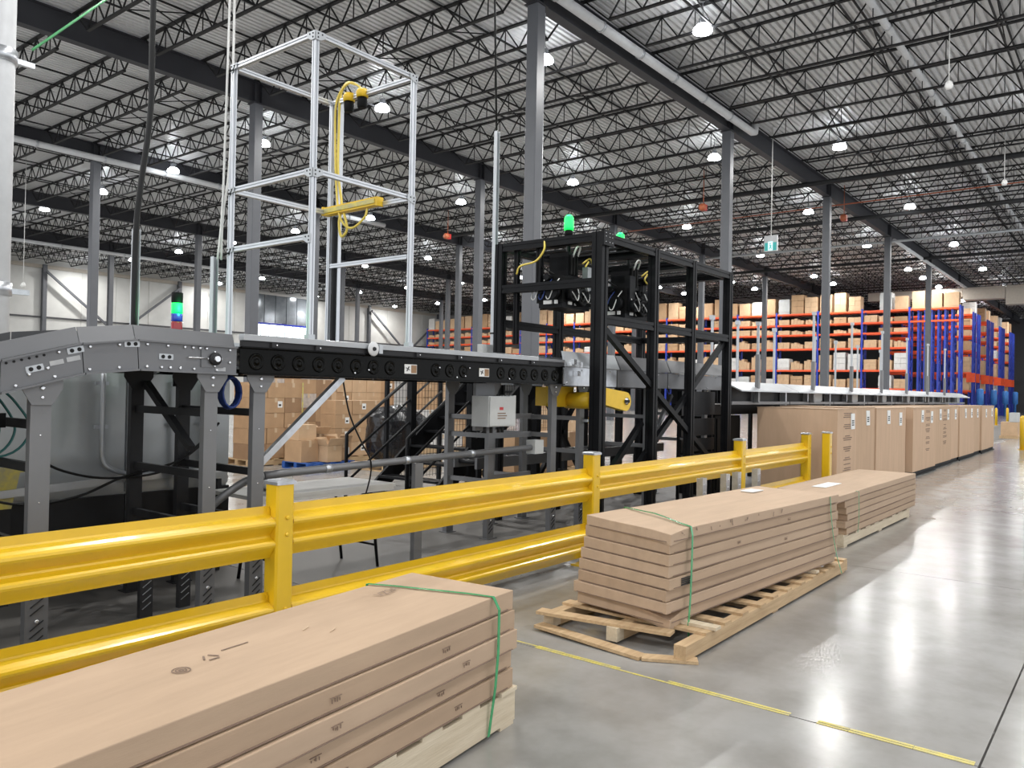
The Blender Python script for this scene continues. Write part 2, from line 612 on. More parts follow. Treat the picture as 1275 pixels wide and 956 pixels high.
# back wall of insulated panels
WY = 73.1
wall = MB().box(8, WY, 0, 122, WY + .15, 12.25).build('wall_back', 'wall_panel', kind='structure')
def wall_panel_row(z0, z1):
    x = 4.2
    while x < 76:
        if inview((x, WY, z1), 300):
            MB().box(x + .03, WY - .05, z0 + .02, x + 2.95, WY + .01, z1 - .02).build('wall_panel', 'wall_panel', wall)
        x += 3.0125
for z0, z1 in ((.1, 3.4), (3.5, 7.0), (7.12, 11.2)):
    wall_panel_row(z0, z1)
for z in (3.45, 7.06):
    MB().box(16, WY - .16, z - .07, 76, WY - .05, z + .07).build('trim_girt', 'wall_trim', kind='structure')
MB().box(16, WY - .2, 11.2, 76, WY - .05, 11.5).build('trim_eave', 'beige', kind='structure')
for k in range(0, 6):
    x = X0C + SX * k
    MB().box(x - .16, WY - .45, 0, x + .16, WY - .06, 11.5).build('column', 'column_grey', kind='structure')
for xa, xb in ((X0C + SX, X0C + 2 * SX), (X0C + 4 * SX, X0C + 5 * SX)):
    MB().bar((xa, WY - .5, 1.0), (xb, WY - .5, 10.9), .18, .18).build('beam', 'column_grey', kind='structure')
    MB().bar((xa, WY - .72, 10.9), (xb, WY - .72, 1.0), .18, .18).build('beam', 'column_grey', kind='structure')

# window strip and grey bay in the back wall
win = thing('window_1', None, None, (52.4, WY - .5, 6.4), kind='structure')
MB().box(48.3, WY - .46, 6.5, 56.4, WY - .40, 8.1).build('pane', 'daylight', win)
MB().box(48.1, WY - .55, 8.1, 56.6, WY - .35, 8.3).build('window_frame', 'blue_lens', win)
for i in range(9):
    MB().box(48.2 + i, WY - .50, 6.4, 48.26 + i, WY - .38, 8.1).build('mullion', 'wall_trim', win)
bay = thing('wall_bay', None, None, (52.4, WY - .6, 8.3), kind='structure')
for i in range(6):
    MB().box(48.2 + i * 1.37, WY - .6, 8.35, 49.5 + i * 1.37, WY - .4, 11.3).build('panel', 'glass_grey', bay)
MB().box(56.4, WY - .7, 6.2, 57.6, WY - .3, 11.4).build('panel', 'wall_panel', bay)
MB().box(48.0, WY - .7, 11.25, 57.6, WY - .3, 11.5).build('trim', 'wall_panel', bay)

# far end wall behind the racking
MB().box(121.5, -14, 0, 122, 73, 12.25).build('wall_end', 'wall_trim', kind='structure')

# ------------------------------------------------------------------ ceiling services
def pipe(name, pts, r, material, label, cat='pipe', n=10, bands=0, group=None):
    t = thing(name, label, cat, pts[0], group)
    MB().tube(pts, r, n).build('pipe_run', material, t)
    if bands:
        a, b = Vector(pts[0]), Vector(pts[1])
        d = (b - a).normalized()
        for i in range(1, bands + 1):
            c = a.lerp(b, i / (bands + 1))
            MB().tube([c - d * .04, c + d * .04], r * 1.18, n).build('hanger_clamp', 'galv', t)
    return t
pipe('drain_pipe', [(12, 11.74, 11.68), (29.4, 11.74, 11.68), (29.65, 11.74, 11.74), (29.7, 11.74, 12.05)], .14, 'white_paint',
     'thick white drain pipe beside the girder, ending in an upturned elbow', bands=7)
pipe('drain_pipe', [(20.5, 5.6, 11.9), (60, 5.65, 11.9)], .10, 'white_paint', 'long white pipe among the joists over the aisle', bands=12)
pipe('drain_pipe', [(8, 36.15, 11.5), (33, 36.15, 11.5)], .13, 'white_paint', 'white drain pipe along the girder nearest the white wall side lamps', bands=8)
pipe('drain_pipe', [(53, 12.0, 11.36), (81, 12.0, 11.36)], .11, 'white_paint', 'white pipe under the girder above the end of the orange racking', bands=6)
pipe('drain_pipe', [(20, 60.6, 11.3), (38, 60.6, 11.3), (38.1, 60.6, 11.6)], .13, 'white_paint', 'short white drain pipe with upturned end near the white wall', bands=3)
pipe('sprinkler_main', [(52.6, 30, 11.22), (52.6, 2, 11.22)], .075, 'galv_pale', 'pale sprinkler main crossing the hall under the joists')
for i, (x, z) in enumerate(((37.0, 11.36), (45.6, 11.38), (61.0, 11.38))):
    pipe('sprinkler_main', [(x, 35, z), (x, 1.5, z)], .11, 'joist', 'dark sprinkler main crossing the hall, %s from the camera' % ordn(i + 1), group='dark sprinkler mains')
pipe('sprinkler_pipe', [(41.3, 24, 11.22), (41.1, 2, 11.22)], .03, 'orange_pipe', 'thin rust coloured pipe crossing above the aisle')
# white downpipe at the picture edge with clamp brackets and a green wire
dp = thing('white_downpipe', 'wide white vertical downpipe with clamp brackets beside the conveyor', 'downpipe', (4.02, 12.0, 0))
MB().tube([(4.02, 12.0, 0), (4.02, 12.0, 12.2)], .19, 24).build('pipe_body', 'white_paint', dp)
for z in (2.84, 5.95):
    MB().tube([(4.02, 12.0, z - .09), (4.02, 12.0, z + .09)], .215, 24).build('clamp', 'galv', dp)
    MB().box(4.2, 11.94, z - .05, 4.44, 12.0, z + .02).build('clamp_lug', 'galv', dp)
MB().tube([(4.35, 11.8, 6.1), (6.0, 13.2, 7.9), (8.9, 16.0, 10.9), (9.9, 17.4, 11.7)], .018, 5).build(
    'grounding_wire', 'cable_green', label='thin green wire rising from the white downpipe to the joists', cat='wire')

# high bay lamps on their grid
def make_lamp():
    t = thing('high_bay_lamp', 'x', 'lamp')
    MB().lathe([(.06, .40), (.10, .38), (.11, .24), (.15, .20)][::-1], n=20).build('housing', 'lamp_body', t)
    MB().lathe([(.03, -.03), (.16, -.025), (.25, -.0), (.265, .03), (.23, .12), (.15, .20)], n=20).build('lens', 'lamp_glow', t)
    MB().tube([(-.13, 0, .15), (-.13, 0, .42), (0, 0, .5), (.13, 0, .42), (.13, 0, .15)], .012, 5).build('bracket', 'lamp_body', t)
    MB().tube([(0, 0, .5), (0, 0, .86)], .012, 5).build('hanger', 'lamp_body', t)
    return t
lamp0 = make_lamp()
used = False
ROWX = [-5, 7, 19.0, 31.0, 43.0, 54.6, 66.3, 78.0, 90.0, 102.0]
RNAME = {2: 'nearest', 3: 'second', 4: 'third', 5: 'fourth', 6: 'fifth', 7: 'sixth', 8: 'seventh', 9: 'last'}
def add_lamp(x, y, z, label, group, power=LAMP_W):
    global used
    if not used:
        used = True
        o = lamp0
        o.location = (x, y, z)
        tag(o, label, 'lamp', group)
    else:
        o = dup(lamp0, (x, y, z), label, group)
    ld = bpy.data.lights.new('lamp_light', 'AREA')
    ld.shape = 'DISK'
    ld.size = .42
    ld.energy = power
    ld.color = (1.0, 0.985, 0.96)
    lo = bpy.data.objects.new('lamp_light', ld)
    COL.objects.link(lo)
    lo.parent = o
    lo.location = (0, 0, -.06)
for i, x in enumerate(ROWX):
    cnt = 0
    for j in range(9, -1, -1):
        y = 13.99 + 7.06 * j
        if y > 72 or (x > 70 and y > 20):
            continue
        vis = inview((x, y, 11.4), 8)
        if vis:
            cnt += 1
            lb = 'high bay lamp, %s from the white wall in the %s lamp row across the hall' % (ordn(cnt), RNAME[i])
            add_lamp(x, y, 11.4, lb, 'high bay lamps in rows')
        elif x < 40 and y < 45:
            add_lamp(x, y, 11.4, 'high bay lamp hanging beyond the edge of the view', 'high bay lamps beyond the view')
cnt = 0
for x in (-5, 7.5, 19.9, 32.4, 44.6, 57.0, 68.8, 80.5, 93, 105):
    if inview((x, 9.38, 11.4), 8):
        cnt += 1
        add_lamp(x, 9.38, 11.4, 'high bay lamp over the aisle side, %s from the camera' % ordn(cnt), 'high bay lamps over the aisle')
    else:
        add_lamp(x, 9.38, 11.4, 'high bay lamp hanging beyond the edge of the view', 'high bay lamps beyond the view')
for k, y in enumerate((49.3, 42.2, 35.2, 28.1, 21.1, 14.0)):  # aisle end of this row is real; lamps toward the wall added as fill
    add_lamp(71.6, y, 11.4, 'high bay lamp in the row lengthened to brighten the racking, %s from the white wall' % ordn(k + 1), 'high bay lamps before the racking', LAMP_W * .4)
for x in (-5, 7.5, 20, 32.4, 44.6, 57):
    for y in (2.3, -4.7):
        add_lamp(x, y, 11.4, 'high bay lamp hanging beyond the edge of the view', 'high bay lamps beyond the view')

# hanging exit sign, sensors on drops, fire horn
ex = thing('exit_sign', 'teal and white running figure exit sign hanging on a thin white rod', 'sign', (30.7, 11.42, 7.2))
MB().tube([(30.7, 11.42, 7.9), (30.7, 11.42, 12.27)], .018, 6).build('rod', 'cable_white', ex)
MB().box(30.66, 11.16, 7.28, 30.74, 11.68, 7.9).build('sign_body', 'white_paint', ex)
MB().box(30.645, 11.19, 7.31, 30.66, 11.65, 7.62).build('sign_face', 'exit_teal', ex)
MB().box(30.64, 11.33, 7.31, 30.646, 11.52, 7.66).build('doorway_pictogram', 'exit_white', ex)
pf = MB().lathe([(.0, .0), (.025, .012), (.025, .035), (.0, .045)], (30.632, 11.43, 7.55), 8)
pf.bar((30.632, 11.43, 7.53), (30.632, 11.41, 7.44), .02, .035)
pf.bar((30.632, 11.41, 7.45), (30.632, 11.47, 7.36), .02, .02)
pf.bar((30.632, 11.41, 7.45), (30.632, 11.37, 7.36), .02, .02)
pf.bar((30.632, 11.43, 7.52), (30.632, 11.36, 7.49), .015, .015)
pf.build('running_figure', 'exit_teal', ex)
for (x, y, z), lb in (((24, 4.13, 10.08), 'white sensor ball on a thin drop rod over the aisle, nearer one'),
                      ((36, 4.22, 10.08), 'white sensor ball on a thin drop rod over the aisle, farther one'),
                      ((14.6, 40.0, 5.98), 'small white sensor on a long rod beside the white downpipe')):
    s = thing('drop_sensor', lb, 'sensor', (x, y, z), 'sensors on drop rods')
    MB().tube([(x, y, z), (x, y, 12.27)], .014, 5).build('rod', 'cable_white', s)
    MB().lathe([(.02, -.11), (.08, -.09), (.11, 0), (.08, .09), (.03, .13)], (x, y, z), 12).build('sensor_head', 'cable_white', s)
for (x, y, z), lb in (((41.4, 11.74, 10.6), 'red fire horn hanging under the girder right of a column'),
                      ((34.7, 16.2, 10.4), 'orange sprinkler valve box under the joists beside a column'),
                      ((32.6, 30.6, 10.2), 'orange sprinkler valve box left of the tall silver pole')):
    s = thing('fire_device', lb, 'fire device', (x, y, z))
    MB().lathe([(.05, -.16), (.16, -.12), (.17, .1), (.06, .16)], (x, y, z), 10, axis='x').build('bell', 'orange_pipe', s)
    MB().box(x - .05, y - .12, z - .14, x + .25, y + .12, z + .14).build('back_box', 'red_plastic', s)
    MB().tube([(x + .1, y, z + .1), (x + .1, y, 12.27)], .02, 5).build('drop', 'orange_pipe', s)
# pale bulkhead duct over the far racking
du = thing('ceiling_duct', 'long beige air duct under the roof beyond the end of the racking', 'duct', (79, 4, 9.8))
for i in range(4):
    MB().box(78.6, 12.2 - 3.2 * (i + 1) + .04, 9.75 + (.55 if i == 0 else 0), 79.8, 12.2 - 3.2 * i, 11.35).build('duct_section', 'beige', du)
MB().box(78.7, 12.24, 10.6, 79.7, 20, 11.35).build('duct_section', 'beige', du)

# ------------------------------------------------------------------ racking
RX = 73.0
LV = [2.45, 4.02, 5.95, 7.24, 8.14, 9.14]
def upright(t, x, y, h, d=1.1):
    f = MB()
    for xx in (x, x + d):
        f.box(xx - .06, y - .075, 0, xx + .06, y + .075, h)
    z, s = .4, 1
    while z < h - 1:
        f.bar((x if s > 0 else x + d, y, z), (x + d if s > 0 else x, y, z + .9), .06, .06)
        z += .9
        s = -s
    return f.build('upright_frame', 'rack_blue', t)
def beam_pair(t, x, y0, y1, z, d=1.1):
    MB().box(x - .05, y0, z - .15, x, y1, z).build('shelf_beam', 'rack_orange', t)
    MB().box(x + d, y0, z - .15, x + d + .05, y1, z).build('shelf_beam', 'rack_orange', t)
rack = thing('pallet_rack', 'long orange and blue pallet racking facing the conveyors across the hall', 'racking', (RX, 11.5, 0))
BAY = 3.75
ys = [11.5 + BAY * i for i in range(17)]
for y in ys:
    upright(rack, RX, y, 9.3)
for y in (12.1, 12.6, 13.1, 13.6, 14.1, 14.6):
    upright(rack, RX + .2, y, 9.0, .9)
for i in range(16):
    for z in LV:
        if i == 0 and z < 8:
            continue
        beam_pair(rack, RX, ys[i] + .08, ys[i + 1] - .08, z)

def load_mesh(name, kind, material):
    b = MB()
    if kind == 'stack':
        b.box(-.5, -.5, 0, .5, .5, .06)
        nz, ny = 3, 2
        for k in range(nz):
            for j in range(ny):
                e = rnd.uniform(-.015, .015)
                b.box(-.49 + e, -.49 + j * .495, .07 + k * .31, .49 + e, -.005 + j * .495, .07 + k * .31 + .298)
    elif kind == 'single':
        b.box(-.5, -.5, 0, .5, .5, .08)
        b.box(-.48, -.48, .09, .48, .48, .985)
        b.box(-.485, -.04, .6, .485, .04, .99)
        b.box(-.487, .15, .6, -.48, .33, .85)
    elif kind == 'small':
        b.box(-.5, -.5, 0, .5, .5, .05)
        for j in range(4):
            h = rnd.uniform(.5, .95)
            b.box(-.46, -.48 + j * .245, .06, .4, -.25 + j * .245, h)
    elif kind == 'wrapped':
        pts = [(.46, .06), (.5, .2), (.48, .5), (.49, .8), (.46, .97), (.35, 1.0)]
        b.box(-.5, -.5, 0, .5, .5, .06)
        for i in range(len(pts) - 1):
            (a, z0), (c, z1) = pts[i], pts[i + 1]
            b._add([(-a, -a, z0), (a, -a, z0), (a, a, z0), (-a, a, z0), (-c, -c, z1), (c, -c, z1), (c, c, z1), (-c, c, z1)],
                   [(0, 1, 5, 4), (1, 2, 6, 5), (2, 3, 7, 6), (3, 0, 4, 7)])
        b._add([(-.35, -.35, 1), (.35, -.35, 1), (.35, .35, 1), (-.35, .35, 1)], [(0, 1, 2, 3)])
    return b.mesh(name, material)
LT = [('brown carton stack', load_mesh('carton_stack', 'stack', 'carton')), ('light brown carton stack', load_mesh('carton_stack', 'stack', 'carton_light')),
      ('large brown carton', load_mesh('large_carton', 'single', 'carton_light')), ('dark brown carton stack', load_mesh('carton_stack', 'stack', 'carton_dark')),
      ('white carton stack', load_mesh('carton_stack', 'stack', 'carton_white')), ('white wrapped pallet load', load_mesh('wrapped_load', 'wrapped', 'carton_white')),
      ('mixed small brown carton row', load_mesh('small_carton_row', 'small', 'carton_light')), ('grey wrapped pallet load', load_mesh('wrapped_load', 'wrapped', 'box_grey')),
      ('tall brown carton', load_mesh('large_carton', 'single', 'carton'))]
SHELF = {5: 'top', 4: 'second', 3: 'third', 2: 'fourth', 1: 'fifth', 0: 'sixth'}
for li, z in enumerate(LV):
    gap = (LV[li + 1] - z - .3) if li < 5 else 1.55
    for i in range(16):
        for s in range(3):
            y = ys[i] + .65 + s * 1.22
            nth = 48 - (i * 3 + s)
            if i == 0 and li not in (5,):
                continue
            if rnd.random() < (.05 if li == 5 else .08):
                continue
            w = {5: [1, 2, 2, 8, 8, 0, 1, 2, 5, 7, 2], 4: [6, 0, 3, 1, 2, 6], 3: [6, 0, 1, 3, 2, 6, 6], 2: [6, 1, 1, 0, 6, 5], 1: [4, 5, 1, 0, 1, 6], 0: [4, 1, 5, 1, 7, 0]}[li]
            nm, me = LT[rnd.choice(w)]
            hh = gap * rnd.uniform(.55, .96) if li != 5 else rnd.uniform(1.0, 1.75)
            o = link(me.name.split('.')[0], me, None, None,
                     '%s, %s shelf of orange racking, %s load from the white wall' % (nm, SHELF[li], ordn(nth)),
                     'pallet load', 'loads on the long orange racking', loc=(RX + .55, y, z + .002))
            o.scale = (1.05, rnd.uniform(.98, 1.14), hh)
# racking rows beyond, seen from their ends
for r, xr in enumerate((79.5, 82.0, 87.8, 90.3, 96.1, 98.6, 104.4, 106.9)):
    t = thing('pallet_rack', 'end of the %s blue and orange racking row beyond the long front row' % ordn(r + 1), 'racking', (xr, 11.5, 0), 'racking rows beyond')
    for y in (11.5, 13.0, 15.25, 19.0):
        upright(t, xr, y, 9.3)
    for z in LV:
        beam_pair(t, xr, 11.56, 15.2, z)
        beam_pair(t, xr, 15.3, 18.95, z)
    MB().box(xr - .16, 11.28, 3.15, xr - .07, 11.95, 3.95).build('end_sign', 'rack_orange', t)
    if r % 2 == 0:
        g = MB().lathe([(.12, -1.2), (.12, -.05), (.28, .05), (.28, 1.3), (.15, 1.4)], (xr + .4, 10.95, 1.2), 8).build('end_guard', 'drum_blue', None, None, 'blue drum shaped guard at the end of racking row %s beyond' % ordn(r + 1), 'guard', 'guards at racking ends')
    for li, z in enumerate(LV):
        nm, me = LT[rnd.choice([0, 1, 2, 4, 6, 8])]
        o = link(me.name.split('.')[0], me, None, None, '%s, %s shelf end of the %s racking row beyond' % (nm, SHELF[li], ordn(r + 1)),
                 'pallet load', 'loads on the racking rows beyond', loc=(xr + .55, 12.25, z + .002))
        o.scale = (1.05, 1.05, (LV[li + 1] - z - .3) * .85 if li < 5 else (.5 if xr < 81 else 1.3))

# ------------------------------------------------------------------ yellow guard rail
bolt_me = MB().lathe([(.010, 0), (.010, -.005), (.006, -.008)], n=8, axis='y').mesh('bolt', 'bolt')
def bolt(parent, x, y, z, s=1.0):
    o = link('bolt', bolt_me, parent, loc=(x, y, z))
    o.scale = (s, s, s)
    return o
ybolt_me = MB().lathe([(.013, 0), (.013, -.006), (.006, -.010)], n=8, axis='y').mesh('bolt', 'yellow')

def rail_post(parent, x, y, h=1.04):
    w, c = .062, .012
    pr = [(-w, -w + c), (-w + c, -w), (w - c, -w), (w, -w + c), (w, w - c), (w - c, w), (-w + c, w), (-w, w - c)]
    b = MB()
    b._add([(x + a, y + d, z) for z in (.012, h) for a, d in pr],
           [(i, (i + 1) % 8, (i + 1) % 8 + 8, i + 8) for i in range(8)] + [tuple(reversed(range(8))), tuple(range(8, 16))])
    p = b.build('post', 'yellow', parent)
    cp = MB()
    for (a, z0), (d, z1) in (((w + .005, h - .004), (w + .005, h + .014)), ((w + .005, h + .014), (w - .012, h + .024))):
        cp._add([(x + sx * (a if t == 0 else d), y + sy * (a if t == 0 else d), z0 if t == 0 else z1) for t in (0, 1) for sx, sy in ((-1, -1), (1, -1), (1, 1), (-1, 1))],
                [(0, 1, 5, 4), (1, 2, 6, 5), (2, 3, 7, 6), (3, 0, 4, 7), (4, 5, 6, 7)])
    cp.build('post_cap', 'galv', parent)
    MB().box(x - .13, y - .13, 0, x + .13, y + .13, .013).build('base_plate', 'yellow', parent)
    for z in (.22, .30, .74, .84):
        o = link('bolt', ybolt_me, p, loc=(x + .01, y - w, z))
    return p

W_PROF = [(0, .305), (-.010, .305), (-.013, .262), (-.018, .252), (-.066, .228), (-.078, .218), (-.081, .205), (-.076, .192), (-.032, .142), (-.027, .130), (-.032, .120),
          (-.068, .104), (-.079, .095), (-.081, .082), (-.077, .070), (-.034, .012), (-.028, 0), (0, 0)]
def w_rail(parent, x0, x1, yb, z):
    front = [(yb + a, z + b) for a, b in W_PROF]
    back = [(yb + a + .007, z + b) for a, b in reversed(W_PROF[1:-1])]
    r = MB().prism_x(front + back, x0, x1).build('rail', 'yellow', parent)
    for xe, s in ((x0, 1), (x1, -1)):
        MB().prism_x([(yb + .01, z + .02), (yb + .01, z + .29), (yb - .022, z + .29), (yb - .022, z + .02)], xe - .001, xe + s * .012).build('end_bracket', 'yellow', r)
gr = thing('guard_rail', 'yellow double guard rail with ribbed beams running in front of the conveyors', 'guard rail', (6.3, 4.03, 0))
PX = [-4.1, -.6, 2.89, 6.34, 9.86, 12.45]
for x in PX:
    rail_post(gr, x, 4.03)
for a, b in zip(PX, PX[1:]):
    for z in (.095, .605):
        w_rail(gr, a + .064, b - .064, 4.055, z)
g2 = thing('guard_post', 'single yellow guard post standing just past the rail end', 'post', (12.86, 3.84, 0))
rail_post(g2, 12.86, 3.84, 1.055)
# galvanised stub posts behind the middle stack
for i, (x, y) in enumerate(((7.8, 3.6), (8.4, 3.6), (8.72, 3.6), (9.31, 3.6))):
    t = thing('stub_post', 'short galvanised channel post behind the carton stacks, %s from the big yellow post' % ordn(i + 1), 'post', (x, y, 0), 'galvanised stub posts')
    MB().box(x - .05, y - .04, .01, x + .05, y - .034, .745).build('channel_web', 'galv', t)
    MB().box(x - .05, y - .034, .01, x - .044, y + .03, .745).build('channel_flange', 'galv', t)
    MB().box(x + .044, y - .034, .01, x + .05, y + .03, .745).build('channel_flange', 'galv', t)
    MB().box(x - .09, y - .08, 0, x + .09, y + .08, .01).build('foot_plate', 'galv', t)
    for z in (.5, .6, .68):
        bolt(t, x, y - .04, z)

# ------------------------------------------------------------------ flat cartons on pallets
from mathutils import noise as mnoise
def flat_box(name, label, org, ang, x0, y0, x1, y1, z0, z1, material, seed, group, amp=.005, sag=0.0, crush=0.0, shear=0.0, skew=0.0):
    """a thin carton lying flat; local frame at org turned by ang"""
    bm = bmesh.new()
    bmesh.ops.create_cube(bm, size=1)
    L, W, H = x1 - x0, y1 - y0, z1 - z0
    for v in bm.verts:
        v.co = Vector((v.co.x * L, v.co.y * W, v.co.z * H))
    for i in range(1, 16):
        bmesh.ops.bisect_plane(bm, geom=bm.verts[:] + bm.edges[:] + bm.faces[:], plane_co=(-L / 2 + L * i / 16, 0, 0), plane_no=(1, 0, 0))
    for i in range(1, 5):
        bmesh.ops.bisect_plane(bm, geom=bm.verts[:] + bm.edges[:] + bm.faces[:], plane_co=(0, -W / 2 + W * i / 5, 0), plane_no=(0, 1, 0))
    eds = [e for e in bm.edges if len(e.link_faces) == 2 and e.calc_face_angle() > 1.0]
    bmesh.ops.bevel(bm, geom=eds, offset=.004, segments=2, affect='EDGES', profile=.5)
    for v in bm.verts:
        p = Vector((v.co.x * 1.7 + seed * 7.3, v.co.y * 1.7, seed * 3.1))
        nz = mnoise.noise(p)
        edge = abs(v.co.y) / (W / 2)
        v.co.y += mnoise.noise(p + Vector((5, 9, 2))) * amp * edge
        if v.co.z > 0:
            v.co.z += nz * amp * .7 - sag * (1 - (v.co.y / W * 2) ** 2) * .5
        if skew and v.co.x < 0:
            v.co.x += skew * (v.co.y / W + .5) * min(1, -v.co.x / (L / 2))
        if shear and v.co.x < 0:
            v.co.x += shear * (v.co.z / H) * min(1, -v.co.x / (L / 2) * 1.0)
        if crush and v.co.x < -L / 2 + .22 and v.co.y < -W / 2 + .2:
            k = (1 - (v.co.x + L / 2) / .22) * (1 - (v.co.y + W / 2) / .2)
            v.co.z -= k * crush
            v.co.x += k * crush * .6
    me = bpy.data.meshes.new(name)
    bm.to_mesh(me)
    bm.free()
    me.materials.append(M(material))
    o = bpy.data.objects.new(name, me)
    COL.objects.link(o)
    c = Vector(((x0 + x1) / 2, (y0 + y1) / 2, 0))
    cs, sn = math.cos(ang), math.sin(ang)
    o.location = (org[0] + c.x * cs - c.y * sn, org[1] + c.x * sn + c.y * cs, (z0 + z1) / 2)
    o.rotation_euler = (0, 0, ang)
    tag(o, label, 'carton', group)
    return o, L, W, H
def seam(o, L, W, H, side=True):
    """closing tape along the long front side and the printed hand hold"""
    MB().box(-L / 2 + .05, -W / 2 - .006, -H / 2 + .006, L / 2 - .05, -W / 2 - .001, -H / 2 + .010).build_local('edge_flap', 'ink_brown', o)
def build_local(s, name, material, parent):
    me = s.mesh(name, material)
    o = bpy.data.objects.new(name, me)
    COL.objects.link(o)
    o.parent = parent
    return o
MB.build_local = build_local
def hand_hold(o, x, L, W, H, r):
    b = MB()
    for k in range(4):
        a = x + k * .013 + r.uniform(-.004, .004)
        b.box(a, -W / 2 - .0062, -.008 + r.uniform(-.004, .004), a + .0025, -W / 2 - .003, .0 + r.uniform(0, .006))
    b.box(x - .006, -W / 2 - .0062, .008, x + .05, -W / 2 - .003, .010)
    b.build_local('hand_hold_print', 'ink_brown', o)

def strap(name, label, pts, w, material='strap_green', group='green straps'):
    """flat band through the points; width runs along x"""
    t = MB()
    P = [Vector(p) for p in pts]
    vs, fs = [], []
    for p in P:
        vs += [p + Vector((-w / 2, 0, 0)), p + Vector((w / 2, 0, 0))]
    for i in range(len(P) - 1):
        fs.append((2 * i, 2 * i + 1, 2 * i + 3, 2 * i + 2))
    t._add(vs, fs)
    o = t.build(name, material, None, None, label, 'strap', group)
    md = o.modifiers.new('thickness', 'SOLIDIFY')
    md.thickness = .003
    md.offset = 0
    return o

# ---- nearest stack
A1 = R(6.5)
O1 = (3.07, 2.39)
def loc1(x, y):
    return (O1[0] + x * math.cos(A1) - y * math.sin(A1), O1[1] + x * math.sin(A1) + y * math.cos(A1))
WHICH = ['bottom', 'second lowest', 'middle', 'second highest', 'top']
lay = .0925
tops = []
for i in range(5):
    dy = [-.012, .0, -.03, -.012, 0][i]
    dx = [-.01, -.005, .0, -.004, .0][i]
    o, L, W, H = flat_box('flat_carton', '%s long flat brown carton of the stack nearest the camera' % WHICH[i], O1, A1, -2.6 + dx, dy, dx, .63 + dy,
                          .187 + i * lay, .187 + (i + 1) * lay - .0015, ['cardboard_b', 'cardboard', 'cardboard_c', 'cardboard_b', 'cardboard'][i], i + 1, 'long flat cartons, nearest stack', .004)
    r = random.Random(i)
    if i < 4:
        for x in (.8, .1):
            hand_hold(o, x + r.uniform(-.12, .05), L, W, H, r)
    seam(o, L, W, H)
    tops.append((o, L, W, H))
o, L, W, H = tops[4]
zt = H / 2 + .0028
ev = MB()
def ring(b, cx, cy, rx, ry, z, w, n=14):
    for k in range(n):
        t0, t1 = 2 * math.pi * k / n, 2 * math.pi * (k + 1) / n
        b.bar((cx + rx * math.cos(t0), cy + ry * math.sin(t0), z), (cx + rx * math.cos(t1), cy + ry * math.sin(t1), z), w, .0012)
ring(ev, -.30, .02, .03, .03, zt, .004)
ring(ev, -.30, .02, .018, .018, zt, .004)
ring(ev, -.30, .02, .007, .007, zt, .005)
ev.build_local('round_print_mark', 'ink_brown', o)
tv = MB()
for k in range(3):
    t0, t1 = R(90 + 120 * k + 15), R(90 + 120 * k + 100)
    tv.bar((-.16 + .03 * math.cos(t0), .05 + .03 * math.sin(t0), zt), (-.16 + .03 * math.cos(t1), .05 + .03 * math.sin(t1), zt), .007, .0012)
tv.build_local('recycling_print_mark', 'ink_brown', o)
MB().box(-.09, .078, zt - .001, .03, .084, zt).build_local('print_line', 'ink_brown', o)
tx = text_mesh('stamped_code', 'VZ2A', .07, 'ink_brown', o, (0, 0, 0), (0, 0, 0))
tx.location = (.90, .14, zt + .003)
tx.rotation_euler = (0, 0, R(8))
for k, (sx, sy) in enumerate(((.25, .02), (.30, -.08))):
    sc = MB().bar((sx, sy, zt), (sx + .05, sy + .02, zt), .004, .001)
    sc.build_local('scuff', 'tape', o)

def pallet(name, label, org, ang, L, W, H, material, nstr=3, nb=9, seed=0, gaps=0.5, bottom=True):
    r = random.Random(seed)
    t = thing(name, label, 'pallet', (org[0], org[1], 0))
    cs = .045
    bt = .018
    z1 = H - bt
    z0 = bt if bottom else 0
    for k in range(nstr):
        y = cs + (W - 2 * cs) * k / (nstr - 1)
        MB().box(-L, y - cs, z0, 0, y + cs, z1).build_local('stringer', material, t)
    bw = L / nb * gaps
    for k in range(nb):
        x = -L + bw / 2 + (L - bw) * k / (nb - 1)
        j = r.uniform(-.012, .012)
        MB().box(x - bw / 2 + j, -.005 + r.uniform(-.01, .01), z1, x + bw / 2 + j, W + r.uniform(-.02, .02), H).build_local('deck_board', material, t)
    if bottom:
        for x in (-L + .07, -L / 2, -.07):
            MB().box(x - .06, 0, 0, x + .06, W, bt).build_local('bottom_board', material, t)
    t.rotation_euler = (0, 0, ang)
    return t
p1 = pallet('wooden_pallet', 'pale wooden pallet under the carton stack nearest the camera', loc1(.02, -.01), A1, 2.5, .62, .185, 'wood_pale', seed=3)
# strap of the nearest stack
def S1(x, y, z):
    a, b = loc1(x, y)
    return (a, b, z)
zt1 = .187 + 5 * lay
strap('green_strap', 'green plastic strap round the stack nearest the camera', [S1(-.34, .64, .60), S1(-.345, .632, zt1 + .006), S1(-.30, .5, zt1 + .006), S1(-.25, .3, zt1 + .006),
      S1(-.205, .12, zt1 + .006), S1(-.185, -.006, zt1 + .005), S1(-.185, -.04, zt1 - .05), S1(-.19, -.042, .40), S1(-.20, -.036, .24), S1(-.225, -.02, .02)], .016)

